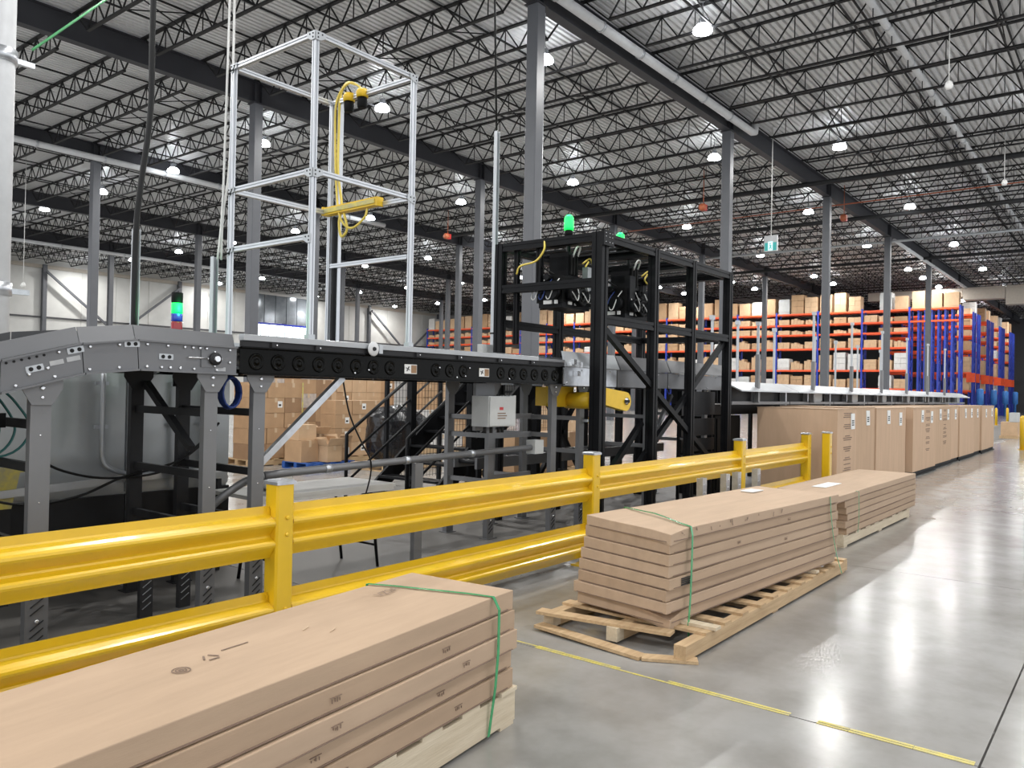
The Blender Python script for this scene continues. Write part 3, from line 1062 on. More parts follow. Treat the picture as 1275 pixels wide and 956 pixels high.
# ---- middle stack, leaning
A2 = R(-4.2)
O2 = (7.44, 2.125)
def loc2(x, y):
    return (O2[0] + x * math.cos(A2) - y * math.sin(A2), O2[1] + x * math.sin(A2) + y * math.cos(A2))
h2 = (.748 - .145) / 8
for i in range(8):
    f = i / 7
    xl = -2.85 + [.02, -.012, -.006, .0, .006, -.002, .012, -.004][i]
    nm = 'bottom' if i == 0 else ('top' if i == 7 else ordn(i + 1) + ' from the bottom')
    o, L, W, H = flat_box('flat_carton', '%s flat carton of the leaning middle stack' % nm if i in (0, 7) else 'flat carton, %s in the leaning middle stack' % nm, O2, A2,
                          xl, [0.015, .0, .01, -.006, .004, -.004, .0, -.008][i], [0, .02, .01, .03, .01, .02, .0, .03][i], .77 + [0, .02, 0, .01, .02, 0, .01, 0][i],
                          .145 + i * h2, .145 + (i + 1) * h2 - .002, ['cardboard', 'cardboard_c', 'cardboard_b', 'cardboard', 'cardboard_c', 'cardboard', 'cardboard_b', 'cardboard_c'][i],
                          20 + i, 'flat cartons, middle stack', .007, .01 if i == 7 else 0, .05 if i == 0 else (.02 if i == 7 else 0), 0, .04 + .12 * f)
    seam(o, L, W, H)
    sk = .04 + .12 * f
    ya, yb_ = -W / 2 + .03, W / 2 - .03
    xa, xb_ = -L / 2 + sk * (ya / W + .5), -L / 2 + sk * (yb_ / W + .5)
    MB().bar((xa - .002, ya, -H / 2 + .005), (xb_ - .002, yb_, -H / 2 + .005), .006, .004).build_local('end_flap', 'ink_brown', o)
    r = random.Random(i + 50)
    if i in (5, 6, 4):
        hand_hold(o, r.uniform(-.6, .4), L, W, H, r)
    if i == 7:
        mk = MB()
        for k in range(16):
            a = -L / 2 + .08 + r.random() * 1.6
            mk.bar((a, -W / 2 - .009, r.uniform(-.02, .03)), (a + r.uniform(-.02, .02), -W / 2 - .009, r.uniform(-.0, .034)), .002, .006)
        mk.build_local('scuff_mark', 'ink_brown', o)
        MB().box(.9, .18, H / 2 + .001, 1.12, .3, H / 2 + .008).build_local('paper_slip', 'paper', o)
    if i == 3:
        lb = MB()
        for k in range(4):
            lb.box(-L / 2 + .14, -W / 2 - .012, -.024 + k * .013, -L / 2 + .27, -W / 2 - .004, -.017 + k * .013)
        lb.build_local('dark_label_print', 'ink', o)
z2 = .748
def S2(x, y, z):
    a, b = loc2(x, y)
    return (a, b, z)
strap('green_strap', 'green strap crossing the leaning middle stack near its crushed end', [S2(-2.20, .80, .55), S2(-2.20, .785, z2 + .004), S2(-2.27, .62, z2 + .008), S2(-2.36, .42, z2 + .016), S2(-2.42, .30, z2 + .012),
      S2(-2.55, .10, z2 + .008), S2(-2.60, -.012, z2 + .004), S2(-2.61, -.03, z2 - .05), S2(-2.62, -.034, .5), S2(-2.63, -.034, .3), S2(-2.66, -.04, .12), S2(-2.67, -.05, .01)], .022)
strap('green_strap', 'thin green strap down the far end of the leaning middle stack', [S2(-.2, -.015, z2 - .004), S2(-.2, -.022, .6), S2(-.14, -.022, .4), S2(-.06, -.03, .2), S2(-.02, -.06, .05)], .012)
# its pallet, partly broken
t = thing('broken_pallet', 'long raw wooden pallet with a broken end under the leaning middle stack', 'pallet', (4.42, 2.12, 0))
for y0, y1 in ((2.12, 2.20), (2.62, 2.70), (3.12, 3.20)):
    MB().box(4.42 if y0 < 2.5 else 4.55, y0, .018, 7.77, y1, .105).build('stringer', 'wood', t)
r = random.Random(5)
for k in range(11):
    x = 4.75 + k * .296
    MB().box(x - .05, 2.115 + r.uniform(-.01, .01), .105, x + .05, 3.2 + r.uniform(-.03, .03), .123).build('deck_board', 'wood', t)
MB().bar((4.43, 3.22, .115), (4.60, 2.30, .11), .10, .02).build('deck_board', 'wood', t)
MB().bar((4.40, 3.20, .03), (4.33, 2.36, .012), .095, .02).build('bottom_board', 'wood', t)
MB().bar((4.33, 2.37, .012), (4.50, 2.08, .010), .095, .018).build('bottom_board', 'wood', t)
MB().box(5.9, 2.13, 0, 6.0, 3.2, .018).build('bottom_board', 'wood', t)
MB().box(7.6, 2.13, 0, 7.72, 3.2, .018).build('bottom_board', 'wood', t)
for y0, y1 in ((2.62, 2.70), (3.12, 3.20)):
    MB().box(4.46, y0, .018, 4.55, y1, .105).build('spacer_block', 'wood_pale', t)
MB().box(4.78, 2.09, .124, 4.86, 3.0, .143).build('bunk', 'wood_pale', t)
MB().box(6.9, 2.13, .124, 6.98, 2.95, .143).build('bunk', 'wood_pale', t)

# ---- far stack
h3 = (.582 - .135) / 6
for i in range(6):
    nm = ['bottom', 'second lowest', 'third lowest', 'third highest', 'second highest', 'top'][i]
    o, L, W, H = flat_box('flat_carton', '%s flat carton of the farthest stack beside the tall boxes' % nm, (12.2, 2.44), R(-.4), -3.60 + [.40, .34, .42, .36, .32, 0][i], 0,
                          [.0, .02, 0, .03, .01, .02][i], .76, .135 + i * h3, .135 + (i + 1) * h3 - .002, ['cardboard', 'cardboard_b', 'cardboard_c'][i % 3], 40 + i, 'flat cartons, farthest stack', .006, 0, 0, 0, .38 if i == 5 else .12)
    seam(o, L, W, H)
    if i == 5:
        MB().box(-1.05, -.04, H / 2 + .003, -.45, .12, H / 2 + .008).build_local('paper_sheet', 'paper', o)
p3 = pallet('wooden_pallet', 'whitish wooden pallet under the farthest stack of flat cartons', (11.95, 2.46), R(-.4), 3.0, .72, .133, 'wood_pale', seed=8, nb=8)
strap('green_strap', 'thin green strap on the near end of the farthest stack', [(9.3, 2.46, .585), (9.3, 2.425, .58), (9.3, 2.42, .3), (9.3, 2.43, .13)], .012)

# ------------------------------------------------------------------ row of tall boxes
BX = [(13.08, 14.15, 3.75), (14.21, 15.42, 3.77), (15.46, 17.75, 3.75), (18.0, 20.3, 3.66), (20.36, 22.65, 3.73), (22.76, 23.82, 3.76), (23.92, 26.25, 3.74), (26.4, 27.6, 3.78), (27.7, 29.05, 3.74), (29.15, 30.4, 3.76)]
for i, (a, b, yf) in enumerate(BX):
    nm = {0: 'nearest tall brown box of the row, printed text on its side', 9: 'last tall brown box at the far end of the row'}.get(i, 'tall brown box, %s in the row along the aisle' % ordn(i + 1))
    t = thing('tall_box', nm, 'box', (a, yf, 0), 'tall boxes along the aisle')
    hz = 1.44 + rnd.uniform(-.01, .012)
    yb = yf + 1.30
    body = MB()
    body.box(a, yf, .1, b, yb, hz - .012)
    body.build('box_body', ['cardboard_tall', 'cardboard_tall_b', 'cardboard_tall'][i % 3], t)
    lid = MB().box(a - .005, yf - .006, hz - .012, b + .005, (yf + yb) / 2 - .004, hz)
    lid.build('top_flap', 'cardboard', t)
    MB().box(a - .005, (yf + yb) / 2 + .004, hz - .012, b + .005, yb + .006, hz).build('top_flap', 'cardboard', t)
    MB().box(a - .02, yf - .02, 0.0, b + .02, yb + .02, .03).build('skid', 'black_matte', t)
    for k in range(3):
        yy = yf + .02 + k * .62
        MB().box(a, yy, .03, b, yy + .1, .098).build('skid_runner', 'black_matte', t)
    nl = 1 if b - a < 1.5 else 2
    for k in range(nl):
        x = a + (b - a) * ((.78 if i == 0 else .6) if nl == 1 else (.38, .8)[k])
        rr = rnd.uniform(-.02, .02)
        w, zc = .105, hz - .20 + rnd.uniform(-.03, .03)
        tg = MB().plate([(x - w + rr, zc - .13), (x + w + rr, zc - .13), (x + w - rr, zc + .13), (x - w - rr, zc + .13)], yf - .012, yf - .003).build('tag', 'paper', t)
        pb = MB()
        for q in range(3):
            pb.box(x - .07, yf - .0135, zc - .07 + q * .035, x + .06, yf - .012, zc - .05 + q * .035)
        pb.build('tag_print', 'ink', tg)
    if i in (0, 4, 3):
        tx_ = MB()
        q = random.Random(i)
        z = hz - .08
        while z > .45:
            for l in range(q.choice([1, 2, 2, 3])):
                w = q.uniform(.12, .24)
                c = (a + b) / 2 + (.02 if i == 0 else .3)
                xx = c - w
                while xx < c + w:
                    ww = q.uniform(.02, .06)
                    tx_.box(xx, yf - .004, z, xx + ww, yf - .001, z + .014)
                    xx += ww + .012
                z -= .032
            z -= q.uniform(.03, .09)
        tx_.build('printed_text', 'ink_brown', t, kind='stuff')


# ------------------------------------------------------------------ conveyors
YN, YF = 5.10, 6.22      # near and far side frames
def conv_bolts(parent, pts, y=YN - .012, s=1.0):
    for x, z in pts:
        bolt(parent, x, y, z, s)
def leg(parent, x, y, ztop, w=.10, d=.05, foot=True, gusset=True, material='leg_grey', near=True):
    """channel leg with a slotted foot and a gusset plate"""
    b = MB()
    b.box(x - w / 2, y - .004, .38, x + w / 2, y + .004, ztop)
    b.box(x - w / 2, y + .004, .38, x - w / 2 + .006, y + d, ztop)
    b.box(x + w / 2 - .006, y + .004, .38, x + w / 2, y + d, ztop)
    l = b.build('leg', material, parent)
    f = MB()
    f.box(x - w / 2 - .006, y - .011, 0, x + w / 2 + .006, y - .005, .42)
    f.box(x - w / 2 - .006, y - .005, 0, x - w / 2 - .001, y + d, .42)
    f.box(x + w / 2 + .001, y - .005, 0, x + w / 2 + .006, y + d, .42)
    f.box(x - w / 2 - .03, y - .04, 0, x + w / 2 + .03, y + d + .03, .008)
    ft = f.build('foot', 'conveyor_grey' if material == 'leg_grey' else 'foot_dark', l)
    if near:
        s = MB()
        for k in range(7):
            z = .06 + k * .045
            if k == 3:
                continue
            s.bar((x - w * .32, y - .013, z), (x + w * .32, y - .013, z + .05), .004, .012, (0, 1, 0))
        s.build('foot_slots', 'slot_black', l)
        bolt(l, x, y - .012, .20, 1.3)
        for z in (.9, 1.3):
            bolt(l, x + .0, y - .005, z, .5)
    if gusset:
        g = .115
        p = MB().plate([(x - w / 2, ztop - .12), (x + w / 2, ztop - .12), (x + g, ztop - .02), (x + g, ztop + .03), (x - g, ztop + .03), (x - g, ztop - .02)], y - .018, y - .010)
        gp = p.build('gusset', material, l)
        if near:
            bolt(gp, x, y - .018, ztop - .02, 1.4)
            bolt(gp, x, y - .018, ztop - .075, 1.1)
    return l
def crossbar(parent, x, y0, y1, z, h=.06, w=.035, material='foot_dark'):
    MB().box(x - w / 2, y0, z - h / 2, x + w / 2, y1, z + h / 2).build('crossbar', material, parent)

# ---- declining belt section at the left, built of jointed side plates
ca = thing('decline_conveyor', 'grey belt conveyor section of jointed plates bending down beside the downpipe', 'conveyor', (2.4, 5.66, 0))
TOPS = [(-1.2, 1.035)] + [(1.0, 1.635), (1.75, 1.84), (2.18, 1.96), (2.53, 2.0), (3.26, 1.985)]
LIPS = [(-1.2, .935)] + [(1.0, 1.535), (1.75, 1.74), (2.19, 1.862), (2.535, 1.905), (3.26, 1.895)]
BOTS = [(-1.2, .735)] + [(1.0, 1.335), (1.75, 1.54), (2.21, 1.667), (2.55, 1.702), (3.26, 1.692)]
for s, y in ((-1, YN), (1, YF)):
    for i in range(5):
        e = .003
        (ax, az), (bx, bz) = LIPS[i], LIPS[i + 1]
        (cx, cz), (dx, dz) = BOTS[i], BOTS[i + 1]
        MB().plate([(ax + e, az), (bx - e, bz), (dx - e, dz), (cx + e, cz)], y - .008, y + .008).build('side_plate', 'conveyor_grey', ca)
        MB().plate([(cx + e, cz - .0), (dx - e, dz), (dx - e, dz + .012), (cx + e, cz + .012)], y - .03 if s < 0 else y, y if s < 0 else y + .03).build('bottom_flange', 'conveyor_grey', ca)
        MB().plate([(ax + e, az - .012), (bx - e, bz - .012), (bx - e, bz), (ax + e, az)], y - .028 if s < 0 else y, y if s < 0 else y + .028).build('lip_flange', 'conveyor_grey', ca)
        (tx, tz), (ux, uz) = TOPS[i], TOPS[i + 1]
        yy = y - s * .05
        g = MB()
        vs = [(ax + e, y - s * .02, az), (bx - e, y - s * .02, bz), (ux - e, yy, uz), (tx + e, yy, tz)]
        vs2 = [(a, b - s * .006, c) for a, b, c in vs]
        g._add(vs + vs2, [(0, 1, 2, 3), (7, 6, 5, 4), (0, 4, 5, 1), (1, 5, 6, 2), (2, 6, 7, 3), (3, 7, 4, 0)])
        g.build('guard_plate', 'conveyor_grey', ca)
bl = MB()
for i in range(5):
    (ax, az), (bx, bz) = LIPS[i], LIPS[i + 1]
    bl._add([(ax, YN + .04, az + .0), (bx, YN + .04, bz), (bx, YF - .04, bz), (ax, YF - .04, az), (ax, YN + .04, az - .08), (bx, YN + .04, bz - .08), (bx, YF - .04, bz - .08), (ax, YF - .04, az - .08)],
            [(0, 1, 2, 3), (7, 6, 5, 4), (0, 4, 5, 1), (2, 6, 7, 3)])
bl.build('belt', 'belt', ca)
def lerp_z(tab, x):
    for (a, b), (c, d) in zip(tab, tab[1:]):
        if a <= x <= c:
            return b + (d - b) * (x - a) / (c - a)
    return tab[-1][1]
conv_bolts(ca, [(x, lerp_z(BOTS, x) + .03) for x in (1.83, 2.04, 2.24, 2.42, 2.60, 2.70, 2.76, 2.83, 2.93, 3.10)])
conv_bolts(ca, [(x, lerp_z(LIPS, x) - .028) for x in (2.06, 2.24, 2.42, 2.60, 2.74, 2.86, 2.92, 2.97, 3.02, 3.2)])
conv_bolts(ca, [(3.2, 1.78), (1.9, 1.66), (2.0, 1.70)])
for x in (1.78, 1.82, 1.86, 1.90, 1.94, 1.98):
    o = MB().lathe([(.008, 0), (.008, -.003)], (x, YN - .0085, lerp_z(LIPS, x) - .028), 6, 'y').build('hole', 'slot_black', ca)
for (x, z, ang) in ((1.93, 1.695, 15), (2.155, 1.815, 14), (2.50, 1.872, 3), (2.73, 1.80, -1)):
    c, s = math.cos(R(ang)), math.sin(R(ang))
    pp = [(-.048, -.019), (.048, -.019), (.05, .0), (.048, .019), (-.048, .019), (-.05, 0)]
    q = MB().plate([(x + a * c - b * s, z + a * s + b * c) for a, b in pp], YN - .013, YN - .008).build('slot_plate', 'galv_pale', ca)
    for d in (-.022, .022):
        MB().lathe([(.013, 0), (.013, -.003)], (x + d * c, YN - .0132, z + d * s), 8, 'y').build('hole', 'slot_black', q)
for (x, z, ang) in ((2.05, 1.735, 14), (2.145, 1.762, 14), (3.13, 1.73, 0)):
    c, s = math.cos(R(ang)), math.sin(R(ang))
    MB().plate([(x + a * c - b * s, z + a * s + b * c) for a, b in ((-.04, -.014), (.04, -.014), (.04, .014), (-.04, .014))], YN - .011, YN - .008).build('rating_label', 'sticker_grey', ca)
# take-up bearing with its tension screw
tk = MB().plate([(2.98, 1.74), (3.15, 1.74), (3.15, 1.86), (2.98, 1.86)], YN - .016, YN - .008).build('take_up_plate', 'conveyor_grey', ca)
MB().lathe([(.045, 0), (.045, -.02), (.03, -.026), (.012, -.026)], (3.08, YN - .016, 1.80), 16, 'y').build('bearing', 'foot_dark', tk)
MB().lathe([(.022, 0), (.020, -.02)], (3.08, YN - .042, 1.80), 12, 'y').build('shaft_end', 'bolt', tk)
MB().tube([(2.88, YN - .025, 1.803), (3.02, YN - .025, 1.803)], .006, 6).build('tension_screw', 'bolt', tk)
for d in ((-.05, 0), (.05, 0), (0, -.05), (0, .05)):
    bolt(tk, 3.08 + d[0], YN - .018, 1.80 + d[1], .8)
for x, zt in ((1.98, 1.60), (3.08, 1.69)):
    leg(ca, x, YN + .02, zt, .115 if x < 2 else .10)
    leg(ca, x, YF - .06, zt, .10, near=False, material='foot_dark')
    for z in ((1.36, 1.10, .62) if x < 2 else (1.42, .98, .62)):
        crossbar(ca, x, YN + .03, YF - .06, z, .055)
for x, y in ((2.79, 5.41), (3.10, 5.46)):
    b = MB().box(x - .045, y - .02, 0, x + .045, y + .02, .62).build('brace_leg', 'foot_dark', ca)
    s = MB()
    for k in range(6):
        s.bar((x - .03, y - .022, .06 + k * .05), (x + .03, y - .022, .10 + k * .05), .003, .010, (0, 1, 0))
    s.build('foot_slots', 'galv', b)
MB().box(2.74, 5.39, .60, 3.15, 5.48, .64).build('brace_bar', 'foot_dark', ca)

# ---- level black belt section
cb = thing('black_belt_conveyor', 'long glossy black sided belt conveyor under the silver frame', 'conveyor', (5.3, 5.66, 0))
for y, s in ((YN, -1), (YF, 1)):
    o_ = .05 * s
    prof = [(y, 1.695), (y + o_, 1.695), (y + o_, 1.705), (y + .006 * s, 1.712), (y + .006 * s, 1.885), (y + o_ * .8, 1.892), (y + o_ * .8, 1.902), (y, 1.902)]
    MB().prism_x(prof, 3.285, 7.36).build('side_channel', 'black_gloss', cb)
    MB().prism_x([(y + .0, 1.903), (y + .035 * s, 1.903), (y + .035 * s, 1.945), (y, 1.945)], 3.285, 7.36).build('rail_bracket', 'foot_dark', cb)
    MB().prism_x([(y - .01 * s, 1.946), (y + .05 * s, 1.946), (y + .055 * s, 1.985), (y + .04 * s, 1.99), (y - .01 * s, 1.99)], 3.285, 6.85).build('guide_rail', 'galv_pale', cb)
    MB().prism_x([(y - .01 * s, 1.946), (y + .04 * s, 1.946), (y + .04 * s, 1.975), (y - .01 * s, 1.975)], 6.86, 7.36).build('guide_rail', 'conveyor_grey', cb)
MB().box(3.285, YN + .03, 1.86, 7.36, YF - .03, 1.90).build('belt', 'belt', cb)
for x in [3.4 + .45 * k for k in range(9)]:
    MB().tube([(x, YN + .01, 1.80), (x, YF - .01, 1.80)], .045, 10).build('roller', 'galv', cb)
for x in (3.55, 3.95, 4.55, 5.05, 5.6, 6.2, 6.75):
    b = MB().box(x - .03, YN - .055, 1.905, x + .03, YN - .036, 1.94).build('rail_clamp', 'foot_dark', cb)
    bolt(b, x + .012, YN - .055, 1.922, .7)
conv_bolts(cb, [(5.36, 1.82), (5.78, 1.83), (5.72, 1.75), (5.60, 1.735), (4.35, 1.74), (4.5, 1.77), (6.4, 1.74)], YN - .014, .9)
for k in range(21):
    x = 3.42 + k * .19
    if abs(x - 5.0) < .13 or abs(x - 6.0) < .13:
        continue
    rcap = MB().lathe([(.062, 0), (.062, -.006), (.05, -.009), (.046, -.004), (.02, -.004), (.018, -.012), (.01, -.013)], (x, YN - .006, 1.795), 18, 'y').build('roller_cap', 'black_gloss', cb)
for x in (4.92, 5.93):
    st = MB().box(x, YN - .0105, 1.752, x + .15, YN - .0065, 1.835).build('warning_sticker', 'paper', cb)
    MB().box(x + .08, YN - .012, 1.758, x + .145, YN - .0105, 1.828).build('sticker_panel', 'carton_dark', st)
    pz = MB().bar((x + .025, YN - .0112, 1.775), (x + .05, YN - .0112, 1.815), .004, .014, (0, 1, 0))
    pz.bar((x + .015, YN - .0112, 1.805), (x + .06, YN - .0112, 1.785), .004, .01, (0, 1, 0))
    pz.build('pictogram', 'ink', st)
pw = MB().lathe([(.055, 0), (.062, -.008), (.055, -.016), (.02, -.018)], (4.50, YN - .06, 1.945), 18, 'y').build('pull_cord_wheel', 'white_paint', cb)
MB().lathe([(.018, 0), (.015, -.012)], (4.50, YN - .078, 1.945), 10, 'y').build('wheel_hub', 'foot_dark', pw)
MB().box(4.56, YN - .075, 1.91, 4.60, YN - .045, 1.985).build('wheel_bracket', 'galv_pale', cb)
leg(cb, 3.47, YN + .02, 1.69)
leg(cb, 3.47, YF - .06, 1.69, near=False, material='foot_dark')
for z in (1.42, .98, .62):
    crossbar(cb, 3.47, YN + .03, YF - .06, z, .055)
MB().bar((3.475, YN + .07, 1.0), (4.29, YN + .07, 1.70), .045, .05).build('diagonal_brace', 'galv', cb)
MB().bar((3.13, YN + .35, 1.15), (3.13, YF - .1, 1.62), .05, .05).build('diagonal_brace', 'foot_dark', cb)
for x in (6.70, 7.45):
    leg(cb, x, YN + (.46 if x < 7 else .16), 1.69, .10)
    leg(cb, x, YF - .06, 1.69, near=False)
    for z in (1.32, 1.12, .62):
        crossbar(cb, x, YN + (.47 if x < 7 else .17), YF - .06, z, .05, material='leg_grey')
for z in (1.33, 1.12, .66):
    MB().box(6.72, YN + .47, z - .03, 7.44, YN + .50, z + .03).build('side_stretcher', 'leg_grey', cb)

# ---- grey divert section behind the black frame
cc = thing('divert_conveyor', 'grey plated conveyor section passing through the black portal frame', 'conveyor', (9.6, 5.66, 0))
for y, s in ((YN, -1), (YF, 1)):
    for x0, x1 in ((7.40, 8.55), (8.57, 9.9), (9.92, 11.85)):
        MB().box(x0, y - .008, 1.69, x1 - .01, y + .008, 1.90).build('side_plate', 'galv' if x0 < 8 else 'conveyor_grey', cc)
        MB().prism_x([(y, 1.905), (y + .05 * s, 1.905), (y + .05 * s, 1.915), (y - .03 * s, 2.08), (y - .04 * s, 2.08)], x0, x1 - .01).build('guard_plate', 'galv_pale' if x0 < 8 else 'conveyor_grey', cc)
MB().box(7.4, YN + .03, 1.86, 11.85, YF - .03, 1.90).build('belt', 'belt', cc)
conv_bolts(cc, [(7.45 + .31 * k, 1.72 + (.15 if k % 2 else 0)) for k in range(14)], YN - .010)
for x, z in ((7.5, 1.96), (7.62, 1.93), (7.58, 1.83)):
    MB().box(x, YN - .07, z - .03, x + .06, YN - .012, z + .03).build('bracket', 'bolt', cc)
for x, z in ((8.2, 1.76), (8.2, 1.84)):
    MB().box(x, YN - .012, z, x + .08, YN - .0085, z + .05).build('rating_label', 'paper', cc)
for x in (8.09, 9.75, 11.6):
    leg(cc, x, YN + .2, 1.69)
    leg(cc, x, YF - .06, 1.69, near=False)
    for z in (1.3, .9, .5):
        crossbar(cc, x, YN + .21, YF - .06, z, .05, material='leg_grey')
MB().bar((9.72, YN + .24, .72), (10.5, YN + .24, 1.6), .05, .05).build('diagonal_brace', 'galv', cc)
# black side louvres near the far end of this section
lv = thing('louvred_guard', 'black slatted guard under the conveyor inside the black portal frame', 'guard', (10.9, 5.0, 0))
for z0, z1 in ((1.32, 1.66), (1.02, 1.27), (.80, .98), (.62, .76)):
    MB().box(10.2, 5.02, z0, 11.3, 5.05, z1).build('slat', 'black_steel', lv)
for x in (10.2, 11.27):
    MB().box(x, 5.05, 0, x + .03, 5.09, 1.66).build('upright', 'black_steel', lv)
# yellow drive covers
gm = thing('gear_motor', 'yellow tapered drive cover with gear motor under the conveyor', 'motor', (8.2, 4.9, 1.4))
pf = []
for k in range(9):
    t = R(90 + 180 * k / 8)
    pf.append((7.98 + .10 * math.cos(t), 1.575 + .10 * math.sin(t)))
for k in range(9):
    t = R(-90 + 180 * k / 8)
    pf.append((8.46 + .115 * math.cos(t), 1.515 + .115 * math.sin(t)))
pf = [(x, z) for x, z in pf]
MB().plate(pf, 4.90, 5.0).build('chain_cover', 'motor_yellow', gm)
MB().plate([(7.9, 1.40), (8.0, 1.40), (8.0, 1.62), (7.9, 1.62)], 5.0, 5.08).build('mounting_plate', 'motor_yellow', gm)
hb = MB().lathe([(.045, 0), (.045, -.012), (.02, -.014)], (8.46, 4.90, 1.52), 14, 'y').build('shaft_cap', 'bolt', gm)
MB().box(8.40, 4.884, 1.50, 8.52, 4.888, 1.535).build('cap_slot', 'slot_black', hb)
MB().tube([(7.98, 5.08, 1.52), (7.98, 5.45, 1.52)], .10, 16).build('motor_body', 'motor_yellow', gm)
yp = thing('drive_guard', 'flat yellow guard plate between two conveyor legs', 'guard', (7.84, 5.42, 1.4))
MB().plate([(7.55, 1.44), (8.02, 1.44), (8.06, 1.50), (8.06, 1.68), (7.52, 1.68), (7.52, 1.48)], 5.40, 5.43).build('plate', 'motor_yellow', yp)
MB().box(7.55, 5.43, 1.45, 8.03, 5.60, 1.67).build('cover_body', 'motor_yellow', yp)

# ---- long sorter with pale cover panels
so = thing('sorter_conveyor', 'long sorter conveyor with pale tilted cover panels behind the tall boxes', 'conveyor', (21, 5.6, 0))
x = 11.92
k = 0
while x < 31:
    x1 = x + 2.65
    MB().prism_x([(4.86, 1.68), (4.86, 1.70), (5.18, 1.84), (5.9, 1.84), (5.9, 1.82), (5.19, 1.82)], x + .01, x1 - .01).build('cover_panel', 'galv_pale', so)
    MB().box(x + .02, 5.22, 1.48, x1 - .02, 5.26, 1.81).build('side_panel', 'black_steel', so)
    MB().box(x + .02, 5.02, 1.47, x1 - .02, 5.10, 1.52).build('lower_rail', 'conveyor_grey', so)
    MB().box(x, 5.10, 1.44, x + .06, 5.20, 1.80).build('divider', 'galv', so)
    MB().box(x + 1.3, 5.12, 1.50, x + 1.34, 5.2, 1.80).build('divider', 'galv', so)
    if k > 0:
        pr = [(x + 1.6, 1.54), (x + 1.7, 1.52), (x + 2.1, 1.52), (x + 2.2, 1.54), (x + 2.2, 1.74), (x + 2.1, 1.77), (x + 1.7, 1.77), (x + 1.6, 1.74)]
        MB().plate(pr, 5.12, 5.21).build('drive_box', 'box_grey', so)
    for yy in (5.14, 6.1):
        if k == 0:
            continue
        MB().box(x + .9, yy, 0, x + .98, yy + .06, 1.44).build('leg', 'black_steel', so)
    if k > 0:
        MB().box(x + .02, 5.11, .5, x1 - .02, 6.0, .54).build('lower_tray', 'black_steel', so)
    x = x1
    k += 1
MB().box(11.92, 5.3, 1.3, 31.1, 6.05, 1.46).build('belt_bed', 'black_steel', so)
for i, x in enumerate((12.86, 15.71, 18.31, 20.92, 23.57, 26.29, 28.93)):
    t = thing('sorter_mast', 'grey steel mast rising from the sorter, %s from the black portal frame' % ordn(i + 1), 'mast', (x, 5.0, 1.5), 'masts on the sorter, near side')
    z = 2.8 if i == 0 else 3.22
    MB().box(x - .04, 4.94, 1.52, x + .04, 5.0, 2.3).build('lower_channel', 'leg_grey', t)
    MB().box(x - .022, 4.955, 2.3, x + .022, 4.99, z).build('upper_channel', 'galv_pale', t)
    MB().box(x - .045, 4.94, z - .02, x + .045, 5.0, z + .04).build('head_bracket', 'galv_pale', t)
    MB().box(x - .07, 4.92, 1.5, x + .07, 5.02, 1.52).build('foot_plate', 'leg_grey', t)
for i, x in enumerate((13.3, 14.45, 16.37, 19.0, 20.62, 22.6, 25.0)):
    t = thing('sorter_mast', 'slim galvanised mast on the far side of the sorter, %s from the portal frame' % ordn(i + 1), 'mast', (x, 6.0, 1.8), 'masts on the sorter, far side')
    MB().box(x - .022, 5.965, 1.845, x + .022, 6.0, 3.0).build('channel', 'galv_pale', t)
    MB().box(x - .045, 5.95, 2.95, x + .045, 6.02, 3.03).build('head_bracket', 'galv_pale', t)

# ------------------------------------------------------------------ silver scanner frame
XF0, XF1, YF0, YF1, ZF = 3.92, 5.0, 5.13, 6.26, 4.40
sf = thing('scanner_frame', 'tall open frame of silver aluminium profiles standing on the conveyor', 'frame', (4.46, 5.7, 2.0))
def extr(name, p, q, parent, w=.040, material='alu'):
    b = MB()
    p, q = Vector(p), Vector(q)
    d = (q - p).normalized()
    a = d.cross(Vector((0, 0, 1)))
    if a.length < .01:
        a = Vector((1, 0, 0))
    a.normalize()
    c = a.cross(d)
    k, g = w / 2, w * .12
    prof = [(-k, -k), (-g, -k), (-g, -k + .008), (g, -k + .008), (g, -k), (k, -k), (k, -g), (k - .008, -g), (k - .008, g), (k, g), (k, k), (g, k), (g, k - .008), (-g, k - .008), (-g, k), (-k, k),
            (-k, g), (-k + .008, g), (-k + .008, -g), (-k, -g)]
    n = len(prof)
    vs = [e + a * u + c * v for e in (p, q) for u, v in prof]
    b._add(vs, [tuple(reversed(range(n))), tuple(range(n, 2 * n))] + [(i, (i + 1) % n, (i + 1) % n + n, i + n) for i in range(n)])
    return b.build(name, material, parent)
for x in (XF0, XF1):
    for y in (YF0, YF1):
        extr('post', (x, y, 1.99), (x, y, ZF + .02), sf)
for z in (ZF, 3.32):
    for y in (YF0, YF1):
        extr('rail', (XF0 + .03, y, z), (XF1 - .03, y, z), sf)
    for x in (XF0, XF1):
        extr('rail', (x, YF0 + .03, z), (x, YF1 - .03, z), sf)
extr('rail', (XF0, YF0 + .03, 2.80), (XF0, YF1 - .03, 2.80), sf)
extr('rail', (XF1, YF0 + .03, 2.80), (XF1, YF1 - .03, 2.80), sf)
def gusset_x(x, y, z, sx, sz, parent):
    w = .075
    p = MB().plate([(x - .022, z - .04), (x + .022, z - .04), (x + sx * w, z - .012), (x + sx * w, z + .03), (x - .022, z + .03)] if sx > 0 else
                   [(x + .022, z - .04), (x - .022, z - .04), (x + sx * w, z - .012), (x + sx * w, z + .03), (x + .022, z + .03)], y - .029, y - .024).build('corner_plate', 'galv_pale', parent)
    for dx, dz in ((0, .01), (0, -.02), (sx * .04, .01)):
        MB().lathe([(.007, 0), (.007, -.003)], (x + dx, y - .029, z + dz), 6, 'y').build('hole', 'slot_black', p)
